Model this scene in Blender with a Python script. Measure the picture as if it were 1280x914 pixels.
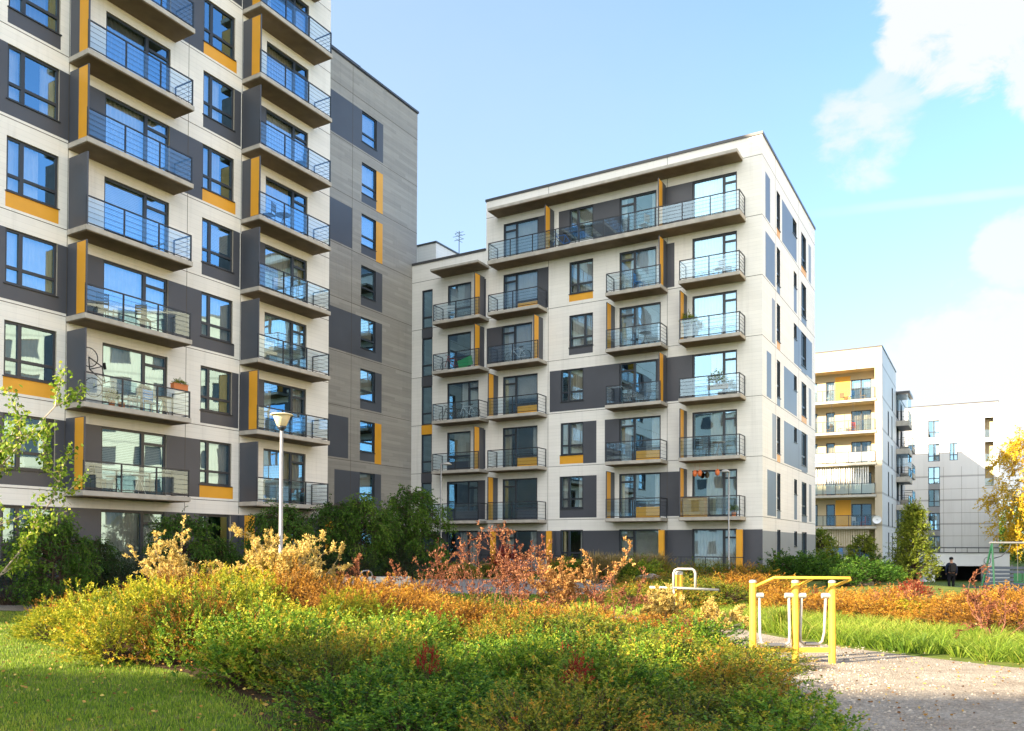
import bpy, bmesh, math, random
import numpy as np
from mathutils import Vector, Matrix
R = math.radians
for o in list(bpy.data.objects): bpy.data.objects.remove(o)
sc = bpy.context.scene
COL = sc.collection
EYE = 1.8            # camera height above the lawn; the ground near the camera is z = 0
SUN_AZ, SUN_EL = 241.0, 23.5
# ------------------------------------------------------------------ camera
F_PX, CXP, CYP = 1021.6, 640.0, 667.86
PITCH, ROLL = 0.0157, 0.0037
cp, sp = math.cos(PITCH), math.sin(PITCH); cr, sr = math.cos(ROLL), math.sin(ROLL)
r0, f0, u0 = Vector((1,0,0)), Vector((0,cp,sp)), Vector((0,-sp,cp))
rr, uu = r0*cr + u0*sr, u0*cr - r0*sr
cam = bpy.data.cameras.new('camera'); co = bpy.data.objects.new('camera', cam); COL.objects.link(co)
co.matrix_world = Matrix(((rr.x,uu.x,-f0.x,0),(rr.y,uu.y,-f0.y,0),(rr.z,uu.z,-f0.z,EYE),(0,0,0,1)))
cam.sensor_width = 36; cam.lens = 36*F_PX/1280; cam.shift_y = (CYP-457)/1280; cam.clip_start = .1; cam.clip_end = 4000
sc.camera = co
def at(px, Y):                                   # x of image column px at depth Y
    return (px-640)/F_PX*Y
# ------------------------------------------------------------------ world
sc.view_settings.view_transform = 'Standard'; sc.view_settings.look = 'None'
sc.view_settings.exposure = 2.35; sc.view_settings.gamma = 1
W = bpy.data.worlds.new('World'); sc.world = W; W.use_nodes = True
def N(nt, t, **kw):
    n = nt.nodes.new(t)
    for k, v in kw.items():
        if k.startswith('i_'):
            n.inputs[int(k[2:]) if k[2:].isdigit() else k[2:].replace('_',' ')].default_value = v
        else: setattr(n, k, v)
    return n
def world():
    nt = W.node_tree; L = nt.links.new; bg = nt.nodes['Background']
    sky = N(nt,'ShaderNodeTexSky', sky_type='NISHITA', sun_disc=False, sun_elevation=R(SUN_EL), sun_rotation=R(SUN_AZ), air_density=1.0, dust_density=1.2, ozone_density=1.5)
    tc = N(nt,'ShaderNodeTexCoord')
    def math_(op, a, b=None, clamp=False):
        m = N(nt,'ShaderNodeMath', operation=op, use_clamp=clamp)
        for i, v in enumerate((a,b)):
            if v is None: continue
            if isinstance(v,(int,float)): m.inputs[i].default_value = v
            else: L(v, m.inputs[i])
        return m.outputs[0]
    def ss(v, a, b):
        m = N(nt,'ShaderNodeMapRange', interpolation_type='SMOOTHSTEP'); L(v, m.inputs[0]); m.inputs[1].default_value=a; m.inputs[2].default_value=b
        return m.outputs[0]
    def dot(v):
        m = N(nt,'ShaderNodeVectorMath', operation='DOT_PRODUCT'); L(tc.outputs['Generated'], m.inputs[0]); m.inputs[1].default_value = v
        return m.outputs['Value']
    def noise(scale, sx=1, sy=1, sz=1, detail=8, off=0, dist=0.0, rough=.55):
        mp = N(nt,'ShaderNodeMapping'); L(tc.outputs['Generated'], mp.inputs[0]); mp.inputs['Scale'].default_value=(sx,sy,sz); mp.inputs['Location'].default_value=(off,off*.7,0)
        n = N(nt,'ShaderNodeTexNoise'); L(mp.outputs[0], n.inputs['Vector']); n.inputs['Scale'].default_value=scale; n.inputs['Detail'].default_value=detail; n.inputs['Distortion'].default_value=dist; n.inputs['Roughness'].default_value=rough
        return n.outputs[0]
    big = noise(5, 1,1,2.0, off=3.1); mid = noise(8, 1,1,1.5, off=5.3, dist=.25, rough=.6); fine = noise(11, 1,1,1.6, off=1.2, dist=.4, rough=.6)
    def region(c, r_in, r_out, amt, th=.45, nz=None, w=.18):
        m = ss(dot(c), math.cos(R(r_out)), math.cos(R(r_in)))
        n_ = nz if nz is not None else big
        s = math_('ADD', math_('MULTIPLY', math_('SUBTRACT', n_, .5), 2.2), m)
        return math_('MULTIPLY', ss(s, th, th+w*2.2), amt)
    dens = math_('MAXIMUM', region((.52,.845,.135), 3.5, 10.5, .95, th=.50, w=.13, nz=mid), region((.44,.88,.16), 1.5, 5.5, .8, th=.50, w=.16, nz=mid))                       # cumulus low on the right
    regs = [((.435,.765,.515), 2.5, 6.5, .95, .50, fine, .16), ((.51,.70,.50), 4, 8, .9, .45, fine, .16),
            ((.355,.835,.415), 1.2, 4.2, .75, .55, fine, .25), ((.380,.81,.450), .5, 3.0, .6, .55, fine, .25), ((.507,.81,.296), .3, 3.6, .8, .52, mid, .16),
            ((-.85,-.45,.30), 20, 48, .9, .40, None, .25), ((-.2,-.85,.45), 20, 50, .8, .40, None, .25), ((.75,-.55,.35), 15, 40, .8, .42, None, .25)]  # this row: unseen clouds added behind the camera to brighten the facades
    for c, a, b, amt, th, nz, w in regs:
        l = math.sqrt(sum(q*q for q in c)); dens = math_('MAXIMUM', dens, region(tuple(q/l for q in c), a, b, amt, th, nz, w))
    # vapour trail: a thin band round a great circle
    a, b = Vector((.318,.877,.360)).normalized(), Vector((.499,.793,.350)).normalized(); pn = a.cross(b).normalized()
    d = math_('ABSOLUTE', dot(tuple(pn))); tr = ss(d, .0075, .001)
    tr = math_('MULTIPLY', tr, math_('MULTIPLY', ss(dot((1,0,0)), .28, .42), math_('ADD', math_('MULTIPLY', fine, .8), -.08)))
    dens = math_('MAXIMUM', dens, tr)
    veil = math_('MULTIPLY', ss(dot((-.35,.93,.1)), .55, 1.0), .55)                  # thin high haze, whiter to the left
    veil = math_('ADD', veil, .03)
    veil = math_('ADD', veil, math_('MULTIPLY', math_('SUBTRACT', fine, .5), .10))
    m1 = N(nt,'ShaderNodeMix', data_type='RGBA'); L(veil, m1.inputs[0]); tint = N(nt,'ShaderNodeVectorMath', operation='MULTIPLY'); L(sky.outputs[0], tint.inputs[0]); tint.inputs[1].default_value=(.59,.695,.785); L(tint.outputs[0], m1.inputs[6]); m1.inputs[7].default_value=(1.15,1.40,1.55,1)
    m2 = N(nt,'ShaderNodeMix', data_type='RGBA'); L(dens, m2.inputs[0]); L(m1.outputs[2], m2.inputs[6])
    cc = N(nt,'ShaderNodeMix', data_type='RGBA'); L(ss(dot((.35,.94,0)), .1, -.4), cc.inputs[0]); cc.inputs[6].default_value=(1.62,1.65,1.69,1); cc.inputs[7].default_value=(5.6,5.4,5.0,1); L(cc.outputs[2], m2.inputs[7])  # added clouds behind the camera get a brighter colour, as fill light
    L(m2.outputs[2], bg.inputs[0]); bg.inputs[1].default_value = .12
world()
sl = bpy.data.lights.new('sun','SUN'); sl.energy = 4.2; sl.angle = R(.6); sl.color = (1,.82,.58)
so = bpy.data.objects.new('sun', sl); COL.objects.link(so)
sd = Vector((math.sin(R(SUN_AZ))*math.cos(R(SUN_EL)), math.cos(R(SUN_AZ))*math.cos(R(SUN_EL)), math.sin(R(SUN_EL))))
so.rotation_euler = sd.to_track_quat('Z','Y').to_euler(); so.location = sd*60
sc.render.engine='CYCLES'; c_ = sc.cycles
c_.max_bounces = 7; c_.diffuse_bounces = 3; c_.glossy_bounces = 4; c_.transparent_max_bounces = 16; c_.transmission_bounces = 3
c_.caustics_reflective = False; c_.caustics_refractive = False; c_.sample_clamp_indirect = 6
try: c_.use_denoising = True
except Exception: pass
# ------------------------------------------------------------------ helpers
def tag(o, label=None, cat=None, group=None, kind=None):
    if label: o['label'] = label
    if cat: o['category'] = cat
    if group: o['group'] = group
    if kind: o['kind'] = kind
    return o
def empty(name, loc=(0,0,0), rz=0, parent=None):
    o = bpy.data.objects.new(name, None); COL.objects.link(o); o.location = loc; o.rotation_euler = (0,0,rz); o.empty_display_size=.2
    if parent: o.parent = parent
    return o
class MB:
    def __init__(s): s.v=[]; s.f=[]; s.m=[]
    def quad(s, a,b,c,d, m=0):
        n=len(s.v); s.v += [tuple(a),tuple(b),tuple(c),tuple(d)]; s.f.append((n,n+1,n+2,n+3)); s.m.append(m)
    def box(s, x0,x1,y0,y1,z0,z1, m=0, T=None, bottom=None):
        n=len(s.v); P=[(x,y,z) for z in (z0,z1) for y in (y0,y1) for x in (x0,x1)]
        if T: P=[T(*p) for p in P]
        s.v += P
        F=[(0,2,3,1),(4,5,7,6),(0,1,5,4),(2,6,7,3),(0,4,6,2),(1,3,7,5)]
        for i,f in enumerate(F): s.f.append(tuple(n+k for k in f)); s.m.append(bottom if (bottom is not None and i==0) else m)
    def tube(s, pts, rad, n=6, m=0, caps=True):
        pts=[Vector(p) for p in pts]; rad = rad if hasattr(rad,'__len__') else [rad]*len(pts)
        base=len(s.v); side=None
        for i,p in enumerate(pts):
            t=(pts[min(i+1,len(pts)-1)]-pts[max(i-1,0)]);
            if t.length<1e-9: t=Vector((0,0,1))
            t.normalize()
            if side is None: side=t.cross(Vector((0,0,1)) if abs(t.z)<.9 else Vector((1,0,0))).normalized()
            side=(side-t*side.dot(t)); side = side.normalized() if side.length>1e-6 else t.orthogonal().normalized()
            b=t.cross(side)
            for k in range(n):
                a=2*math.pi*k/n; s.v.append(tuple(p+(side*math.cos(a)+b*math.sin(a))*rad[i]))
        for i in range(len(pts)-1):
            for k in range(n):
                a=base+i*n+k; b2=base+i*n+(k+1)%n; s.f.append((a,b2,b2+n,a+n)); s.m.append(m)
        if caps:
            s.f.append(tuple(base+k for k in reversed(range(n)))); s.m.append(m)
            s.f.append(tuple(base+(len(pts)-1)*n+k for k in range(n))); s.m.append(m)
    def lathe(s, c, prof, n=16, m=0):
        base=len(s.v)
        for r,z in prof:
            for k in range(n):
                a=2*math.pi*k/n; s.v.append((c[0]+r*math.cos(a), c[1]+r*math.sin(a), c[2]+z))
        for i in range(len(prof)-1):
            for k in range(n):
                a=base+i*n+k; b=base+i*n+(k+1)%n; s.f.append((a,b,b+n,a+n)); s.m.append(m)
    def build(s, name, mats, parent=None, smooth=False, fix=True):
        me=bpy.data.meshes.new(name); me.from_pydata(s.v,[],s.f)
        mats = mats if isinstance(mats,(list,tuple)) else [mats]
        for m in mats: me.materials.append(m)
        me.polygons.foreach_set('material_index', s.m)
        if fix:
            bm=bmesh.new(); bm.from_mesh(me); bmesh.ops.recalc_face_normals(bm, faces=bm.faces); bm.to_mesh(me); bm.free()
        if smooth: me.polygons.foreach_set('use_smooth',[True]*len(me.polygons))
        o=bpy.data.objects.new(name, me); COL.objects.link(o)
        if parent: o.parent=parent
        return o
def clamp(x,a,b): return max(a,min(b,x))
def sst(a,b,x):
    t=np.clip((x-a)/(b-a),0,1); return t*t*(3-2*t)
def gz(x,y):                                          # ground height, one smooth sheet
    x=np.asarray(x,float); y=np.asarray(y,float)
    z = .30*sst(22,36,y)*(1-sst(16,26,x-.15*(y-30)))
    z = z - .62*sst(30,44,y)*sst(14,24,x)
    z = z + .55*np.exp(-((x+4.6)/3.3)**2-((y-16.5)/2.6)**2)
    z = z + .04*np.sin(x*.45+1)*np.cos(y*.37)*(1-sst(30,60,y))
    return z if z.ndim else float(z)
# ------------------------------------------------------------------ materials
MT={}
def mat(name, col, rough=.6, spec=.4, metal=0, nscale=0, namt=.12, bump=0, bscale=30, coords='Object'):
    m=bpy.data.materials.new(name); m.use_nodes=True; nt=m.node_tree; L=nt.links.new; p=nt.nodes['Principled BSDF']
    p.inputs['Base Color'].default_value=(*col,1); p.inputs['Roughness'].default_value=rough; p.inputs['Metallic'].default_value=metal; p.inputs['Specular IOR Level'].default_value=spec
    tc=N(nt,'ShaderNodeTexCoord')
    if nscale:
        n=N(nt,'ShaderNodeTexNoise'); L(tc.outputs[coords], n.inputs['Vector']); n.inputs['Scale'].default_value=nscale; n.inputs['Detail'].default_value=6
        mr=N(nt,'ShaderNodeMapRange'); L(n.outputs[0], mr.inputs[0]); mr.inputs[1].default_value=.3; mr.inputs[2].default_value=.7; mr.inputs[3].default_value=1-namt; mr.inputs[4].default_value=1+namt
        mx=N(nt,'ShaderNodeVectorMath', operation='SCALE'); mx.inputs[0].default_value=col; L(mr.outputs[0], mx.inputs['Scale']); L(mx.outputs[0], p.inputs['Base Color'])
    if bump:
        n=N(nt,'ShaderNodeTexNoise'); L(tc.outputs[coords], n.inputs['Vector']); n.inputs['Scale'].default_value=bscale; n.inputs['Detail'].default_value=4
        b=N(nt,'ShaderNodeBump'); b.inputs['Strength'].default_value=bump; b.inputs['Distance'].default_value=.02; L(n.outputs[0], b.inputs['Height']); L(b.outputs[0], p.inputs['Normal'])
    MT[name]=m; return m
def cladding(name, col, plank=.19, amt=.05, grain=.07, rough=.55, line=.89, long='H'):
    """fibre-cement board: horizontal planks, stretched wood grain, a darker line between boards"""
    m=bpy.data.materials.new(name); m.use_nodes=True; nt=m.node_tree; L=nt.links.new; p=nt.nodes['Principled BSDF']; p.inputs['Roughness'].default_value=rough; p.inputs['Specular IOR Level'].default_value=.35
    tc=N(nt,'ShaderNodeTexCoord'); sp_=N(nt,'ShaderNodeSeparateXYZ'); L(tc.outputs['Object'], sp_.inputs[0])
    def M(op,a,b=None,clampv=False):
        q=N(nt,'ShaderNodeMath', operation=op, use_clamp=clampv)
        for i,v in enumerate((a,b)):
            if v is None: continue
            if isinstance(v,(int,float)): q.inputs[i].default_value=v
            else: L(v,q.inputs[i])
        return q.outputs[0]
    zz=M('DIVIDE', sp_.outputs[2], plank); row=M('FLOOR', zz); fr=M('SUBTRACT', zz, row)
    h=M('ADD', sp_.outputs[0], sp_.outputs[1])
    seg=M('FLOOR', M('DIVIDE', M('ADD', h, M('MULTIPLY', row, 1.37)), 3.1))
    cv=N(nt,'ShaderNodeCombineXYZ'); L(row, cv.inputs[0]); L(seg, cv.inputs[1])
    wn=N(nt,'ShaderNodeTexWhiteNoise', noise_dimensions='3D'); L(cv.outputs[0], wn.inputs[0])
    mp=N(nt,'ShaderNodeMapping'); mp.inputs['Scale'].default_value=(.55,.55,16); L(tc.outputs['Object'], mp.inputs[0])
    g=N(nt,'ShaderNodeTexNoise'); L(mp.outputs[0], g.inputs['Vector']); g.inputs['Scale'].default_value=1.6; g.inputs['Detail'].default_value=7; g.inputs['Roughness'].default_value=.65
    big=N(nt,'ShaderNodeTexNoise'); L(tc.outputs['Object'], big.inputs['Vector']); big.inputs['Scale'].default_value=.35; big.inputs['Detail'].default_value=3
    mp2=N(nt,'ShaderNodeMapping'); mp2.inputs['Scale'].default_value=(3.2,3.2,.16); L(tc.outputs['Object'], mp2.inputs[0])
    st=N(nt,'ShaderNodeTexNoise'); L(mp2.outputs[0], st.inputs['Vector']); st.inputs['Scale'].default_value=1.0; st.inputs['Detail'].default_value=6; st.inputs['Roughness'].default_value=.7
    ln=M('LESS_THAN', fr, .07)
    v=M('ADD', M('MULTIPLY', M('SUBTRACT', wn.outputs[0], .5), amt), M('MULTIPLY', M('SUBTRACT', g.outputs[0], .5), grain*2.2))
    v=M('ADD', v, M('MULTIPLY', M('SUBTRACT', big.outputs[0], .5), .12)); v=M('SUBTRACT', v, M('MULTIPLY', M('MAXIMUM', M('SUBTRACT', st.outputs[0], .52), 0.0), .5))
    v=M('MULTIPLY', M('ADD', v, 1.0), M('SUBTRACT', 1.0, M('MULTIPLY', ln, 1-line)))
    mx=N(nt,'ShaderNodeVectorMath', operation='SCALE'); mx.inputs[0].default_value=col; L(v, mx.inputs['Scale']); L(mx.outputs[0], p.inputs['Base Color'])
    b=N(nt,'ShaderNodeBump'); b.inputs['Strength'].default_value=.25; b.inputs['Distance'].default_value=.01; L(M('SUBTRACT', g.outputs[0], ln), b.inputs['Height']); L(b.outputs[0], p.inputs['Normal'])
    MT[name]=m; return m
def glass(name, tint, trans, base, k, rough=.015, wob=.0):
    m=bpy.data.materials.new(name); m.use_nodes=True; nt=m.node_tree; L=nt.links.new; nt.nodes.remove(nt.nodes['Principled BSDF']); out=nt.nodes['Material Output']
    g=N(nt,'ShaderNodeBsdfGlossy'); g.inputs['Color'].default_value=(*tint,1); g.inputs['Roughness'].default_value=rough
    t=N(nt,'ShaderNodeBsdfTransparent'); t.inputs['Color'].default_value=(*trans,1)
    fr=N(nt,'ShaderNodeFresnel'); fr.inputs['IOR'].default_value=1.5
    ma=N(nt,'ShaderNodeMath', operation='MULTIPLY_ADD', use_clamp=True); L(fr.outputs[0], ma.inputs[0]); ma.inputs[1].default_value=k; ma.inputs[2].default_value=base
    if wob:
        tc=N(nt,'ShaderNodeTexCoord'); n=N(nt,'ShaderNodeTexNoise'); L(tc.outputs['Object'], n.inputs['Vector']); n.inputs['Scale'].default_value=.9; n.inputs['Detail'].default_value=1
        b=N(nt,'ShaderNodeBump'); b.inputs['Strength'].default_value=wob; b.inputs['Distance'].default_value=.05; L(n.outputs[0], b.inputs['Height']); L(b.outputs[0], g.inputs['Normal'])
    mx=N(nt,'ShaderNodeMixShader'); L(ma.outputs[0], mx.inputs[0]); L(t.outputs[0], mx.inputs[1]); L(g.outputs[0], mx.inputs[2]); L(mx.outputs[0], out.inputs[0])
    MT[name]=m; return m
def leafmat(name, ramp, trans=.35, rough=.55, spec=.25, objvar=.10):
    """leaf colour runs along a ramp by a per-shoot random value; the plant as a whole shifts a little"""
    m=bpy.data.materials.new(name); m.use_nodes=True; nt=m.node_tree; L=nt.links.new; p=nt.nodes['Principled BSDF']; out=nt.nodes['Material Output']
    p.inputs['Roughness'].default_value=rough; p.inputs['Specular IOR Level'].default_value=spec
    at_=N(nt,'ShaderNodeAttribute', attribute_name='tint'); oi=N(nt,'ShaderNodeObjectInfo')
    a=N(nt,'ShaderNodeMath', operation='MULTIPLY_ADD'); L(oi.outputs['Random'], a.inputs[0]); a.inputs[1].default_value=2*objvar; a.inputs[2].default_value=-objvar
    s=N(nt,'ShaderNodeMath', operation='ADD', use_clamp=True); L(at_.outputs['Fac'], s.inputs[0]); L(a.outputs[0], s.inputs[1])
    cr_=N(nt,'ShaderNodeValToRGB'); L(s.outputs[0], cr_.inputs[0]); els=cr_.color_ramp.elements
    els[0].position=ramp[0][0]; els[0].color=(*ramp[0][1],1); els[1].position=ramp[-1][0]; els[1].color=(*ramp[-1][1],1)
    for q,c in ramp[1:-1]: e=els.new(q); e.color=(*c,1)
    L(cr_.outputs[0], p.inputs['Base Color'])
    tr=N(nt,'ShaderNodeBsdfTranslucent'); L(cr_.outputs[0], tr.inputs['Color'])
    mx=N(nt,'ShaderNodeMixShader'); mx.inputs[0].default_value=trans; L(p.outputs[0], mx.inputs[1]); L(tr.outputs[0], mx.inputs[2]); L(mx.outputs[0], out.inputs[0])
    MT[name]=m; return m
white = cladding('white_cladding', (.82,.80,.76))
grey = cladding('grey_timber_cladding', (.31,.298,.275), amt=.22, grain=.2)
dark = mat('anthracite_panel', (.070,.075,.092), .45, .45, nscale=.6, namt=.10)
blue_panel = mat('slate_blue_panel', (.13,.165,.225), .45, .4, nscale=.6, namt=.08)
grey_panel = mat('mid_grey_panel', (.24,.25,.27), .45, .4, nscale=.6, namt=.06)
orange = mat('amber_panel', (.74,.36,.03), .45, .4, nscale=1.2, namt=.06)
frame_m = mat('dark_window_frame', (.028,.034,.045), .4, .5)
metal_d = mat('dark_railing_metal', (.030,.036,.046), .4, .5, metal=.2)
capm = mat('roof_capping', (.06,.06,.065), .4, .5)
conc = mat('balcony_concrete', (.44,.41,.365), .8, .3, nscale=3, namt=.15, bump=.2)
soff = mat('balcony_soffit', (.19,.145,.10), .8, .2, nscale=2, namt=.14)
reveal = mat('window_reveal', (.42,.38,.32), .7, .3)
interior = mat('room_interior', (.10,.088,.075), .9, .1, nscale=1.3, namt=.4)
curt_w = mat('sheer_curtain', (.74,.73,.70), .9, .1, nscale=2, namt=.1)
curt_c = mat('cream_curtain', (.58,.50,.36), .9, .1, nscale=2, namt=.12)
curt_g = mat('grey_curtain', (.26,.26,.27), .9, .1, nscale=2, namt=.12)
curt_gr = mat('green_blind', (.36,.42,.26), .9, .1, nscale=2, namt=.1)
curt_red = mat('rust_blind', (.38,.09,.04), .9, .1, nscale=2, namt=.1)
roofm = mat('roof_felt', (.10,.10,.10), .9, .1, nscale=1, namt=.2)
win_glass = glass('window_glass', (.45,.76,1.0), (.86,.90,.90), .31, 1.5, wob=.05)
rail_glass = glass('railing_glass', (.62,.84,1.0), (.74,.86,.94), .08, 1.5)
# ------------------------------------------------------------------ facade kit
def facade(name, parent, T, s0,s1,z0,z1, holes, regions, mats, rev=.2, reveal_i=None, base=0, d=0.0):
    ss_={s0,s1}; zs={z0,z1}
    for a,b,c,e in holes: ss_|={a,b}; zs|={c,e}
    for a,b,c,e,_ in regions: ss_|={a,b}; zs|={c,e}
    S=sorted(x for x in ss_ if s0-1e-6<=x<=s1+1e-6); Z=sorted(x for x in zs if z0-1e-6<=x<=z1+1e-6)
    mb=MB(); idx={}
    def vid(s,z):
        k=(round(s,4),round(z,4))
        if k not in idx: idx[k]=len(mb.v); mb.v.append(T(s,d,z))
        return idx[k]
    for i in range(len(S)-1):
        for j in range(len(Z)-1):
            a,b,c,e=S[i],S[i+1],Z[j],Z[j+1]
            if b-a<1e-4 or e-c<1e-4: continue
            sm,zm=(a+b)/2,(c+e)/2
            if any(h[0]<sm<h[1] and h[2]<zm<h[3] for h in holes): continue
            mi=base
            for r in regions:
                if r[0]<sm<r[1] and r[2]<zm<r[3]: mi=r[4]
            mb.f.append((vid(a,c),vid(b,c),vid(b,e),vid(a,e))); mb.m.append(mi)
    ri = reveal_i if reveal_i is not None else base
    for a,b,c,e in holes:
        if b<s0+1e-6 or a>s1-1e-6: continue
        for (p,q) in (((a,c),(b,c)),((b,c),(b,e)),((b,e),(a,e)),((a,e),(a,c))):
            mb.quad(T(p[0],d,p[1]),T(q[0],d,q[1]),T(q[0],d-rev,q[1]),T(p[0],d-rev,p[1]),ri)
    return mb.build(name, mats, parent, fix=False)
RNG=random.Random(5)
def window(parent,T,s0,s1,z0,z1,mull=(),trans=(),curtain=None,sill=True,panel=None,d=0,fw=.08,rng=RNG,leaf=None):
    """frame (the window part) > pane, sill, curtain. mull: s positions; trans: (sa,sb,z); panel: (sa,sb,ztop,material)"""
    fb=MB(); a,b=d-.15,d-.07
    B=lambda p,q,r,t,aa=a,bb=b: fb.box(p,q,aa,bb,r,t,T=T)
    B(s0,s0+fw,z0,z1); B(s1-fw,s1,z0,z1); B(s0+fw,s1-fw,z1-fw,z1); B(s0+fw,s1-fw,z0,z0+fw)
    for m in mull: B(m-fw*.8,m+fw*.8,z0+fw,z1-fw,a-.004,b+.006)
    for sa,sb,z in trans: B(sa+fw*.5,sb-fw*.5,z-fw*.6,z+fw*.6,a-.002,b+.003)
    w=fb.build('window', frame_m, parent)
    g=MB(); cut=sorted([s0+.01]+[m for m in mull]+[s1-.01])
    for a_,b_ in zip(cut,cut[1:]):
        j=[rng.uniform(-.007,.007) for _ in range(2)]; g.quad(T(a_,d-.115+j[0],z0+.01),T(b_,d-.115-j[0],z0+.01),T(b_,d-.115-j[0]+j[1],z1-.01),T(a_,d-.115+j[0]+j[1],z1-.01))
    g.build('pane', win_glass, w, fix=False)
    if sill:
        s=MB(); s.box(s0-.04,s1+.04,d-.15,d+.045,z0-.035,z0,T=T); s.build('sill', frame_m, w)
    if panel:
        sa,sb,zt,mm=panel; q=MB(); q.box(sa,sb,d-.10,d-.05,z0+.03,zt,T=T); q.build('infill_panel', mm, w)
    if curtain is None:
        curtain=rng.choice(['sheer','sheer','half','sides','sides','cream','none','blind','grey'])
    def cloth(ca,cb,mm,za=z0+.02,zb=z1-.02,amp=.035,dd=.30,wl=.16):
        n=max(4,int((cb-ca)/.035)); q=MB(); ph=rng.random()*6; prev=None
        for i in range(n+1):
            s=ca+(cb-ca)*i/n; o=d-dd+amp*math.sin(2*math.pi*s/wl+ph+.8*math.sin(s*5))+.02*math.sin(s*3+ph)
            cur=(len(q.v),len(q.v)+1); q.v+= [T(s,o,za),T(s,o,zb)]
            if prev: q.f.append((prev[0],cur[0],cur[1],prev[1])); q.m.append(0)
            prev=cur
        q.build('curtain', mm, w, smooth=True, fix=False)
    wdt=s1-s0
    if curtain=='sheer': cloth(s0+.03,s1-.03,curt_w)
    elif curtain=='grey': cloth(s0+.03,s0+wdt*rng.uniform(.5,.95),curt_g)
    elif curtain=='half': cloth(s0+.03,s0+wdt*rng.uniform(.45,.7),curt_w)
    elif curtain=='sides':
        f=rng.uniform(.16,.3); cloth(s0+.03,s0+wdt*f,curt_w); cloth(s1-wdt*f,s1-.03,rng.choice([curt_w,curt_c]))
    elif curtain=='cream': cloth(s0+.03,s1-wdt*rng.uniform(.05,.4),curt_c)
    elif curtain in('green','red','blind'):
        mm={'green':curt_gr,'red':curt_red,'blind':curt_w}[curtain]; q=MB(); zb=z0+(z1-z0)*(rng.uniform(.1,.5) if curtain!='green' else .02); z=z1-.05
        while z>zb:
            q.box(s0+.05,s1-.05,d-.30,d-.285,z-.048,z,T=T); z-=.062
        q.build('blind', mm, w)
    return w
def balcony(parent,T,s0,s1,z,depth=1.12,screens=(),nposts=3,under=soff,thick=.17,glassy=True,ends=('lo','hi'),rail_h=1.03):
    """slab > soffit, railing, glass panel, screen. screens: (s, 'orange'|'dark')"""
    b=MB(); b.box(s0,s1,.004,depth,z-thick,z,T=T); slab=b.build('balcony', conc, parent)
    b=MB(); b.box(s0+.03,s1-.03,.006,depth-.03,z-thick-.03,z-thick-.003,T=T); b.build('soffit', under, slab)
    q=MB(); e=depth-.06
    def bar(a,b_,c,dd,z0,z1): q.box(a,b_,c,dd,z0,z1,T=T)
    scr=[s for s,_ in screens]
    a=s0+.05; c=s1-.05
    bar(a,c,e-.02,e+.02,z+rail_h-.045,z+rail_h); bar(a,c,e-.012,e+.012,z+.07,z+.10)
    for i in range(nposts+1):
        s=a+(c-a)*i/nposts; bar(s-.022,s+.022,e-.024,e+.024,z-.02,z+rail_h-.002)
    for hz in (.28,.46,.64,.82): bar(a,c,e+.026,e+.038,z+hz-.004,z+hz+.004)
    for nm,s in (('lo',a),('hi',c)):
        if nm in ends and not any(abs(s-x)<.35 for x in scr):
            bar(s-.02,s+.02,.05,e,z+rail_h-.045,z+rail_h); bar(s-.012,s+.012,.05,e,z+.07,z+.10); bar(s-.02,s+.02,.05,.09,z,z+rail_h-.05)
            for hz in (.28,.46,.64,.82): bar(s-.006,s+.006,.05,e,z+hz-.006,z+hz+.006)
    q.build('railing', metal_d, slab)
    if glassy:
        for i in range(nposts):
            sa=a+(c-a)*i/nposts+.035; sb=a+(c-a)*(i+1)/nposts-.035
            g=MB(); g.quad(T(sa,e-.002,z+.12),T(sb,e-.002,z+.12),T(sb,e-.002,z+rail_h-.07),T(sa,e-.002,z+rail_h-.07)); g.build('glass_panel', rail_glass, slab, fix=False)
    for s,kind in screens:
        g=MB(); g.box(s-.025,s+.025,.03,depth-.03,z+.005,z+2.50,m=0,T=T)
        o=g.build('privacy_screen', dark, slab)
        if kind=='orange':
            g=MB(); g.box(s-.029,s+.029,depth*.5,depth-.07,z+.03,z+2.47,T=T); g.build('amber_face', orange, o)
    return slab
def strip_lines(parent,T,s0,s1,zs,seams,z0,z1,holes,name='facade_joint'):
    q=MB()
    for z in zs: q.box(s0,s1,.0005,.003,z-.012,z+.012,T=T)
    for s in seams: q.box(s-.01,s+.01,.0005,.0028,z0,z1,T=T)
    return q.build(name, mat_joint, parent)
mat_joint = mat('panel_joint', (.10,.085,.07), .8, .2)
YAW=.5288; BROT=math.pi/2-YAW
# ================================================================== SETTING: ground sheets
def strip(name, left, right, dz, m, nu=60, nv=10, kind='structure', lip=0):
    """a sheet between two polylines, draped on the ground"""
    def resample(P,n):
        P=np.array(P,float); d=np.r_[0,np.cumsum(np.hypot(*np.diff(P,axis=0).T))]; t=np.linspace(0,d[-1],n)
        return np.c_[np.interp(t,d,P[:,0]),np.interp(t,d,P[:,1])]
    A,B=resample(left,nu),resample(right,nu); mb=MB()
    for i in range(nu):
        for j in range(nv):
            p=A[i]+(B[i]-A[i])*j/(nv-1); mb.v.append((p[0],p[1],gz(p[0],p[1])+dz))
    for i in range(nu-1):
        for j in range(nv-1):
            a=i*nv+j; mb.f.append((a,a+1,a+nv+1,a+nv)); mb.m.append(0)
    if lip:
        for i in range(nu-1):
            for j in (0,nv-1):
                a=mb.v[i*nv+j]; b=mb.v[(i+1)*nv+j]; mb.quad(a,b,(b[0],b[1],b[2]-lip),(a[0],a[1],a[2]-lip))
    o=mb.build(name,m,fix=False); tag(o,kind=kind); return o
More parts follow.
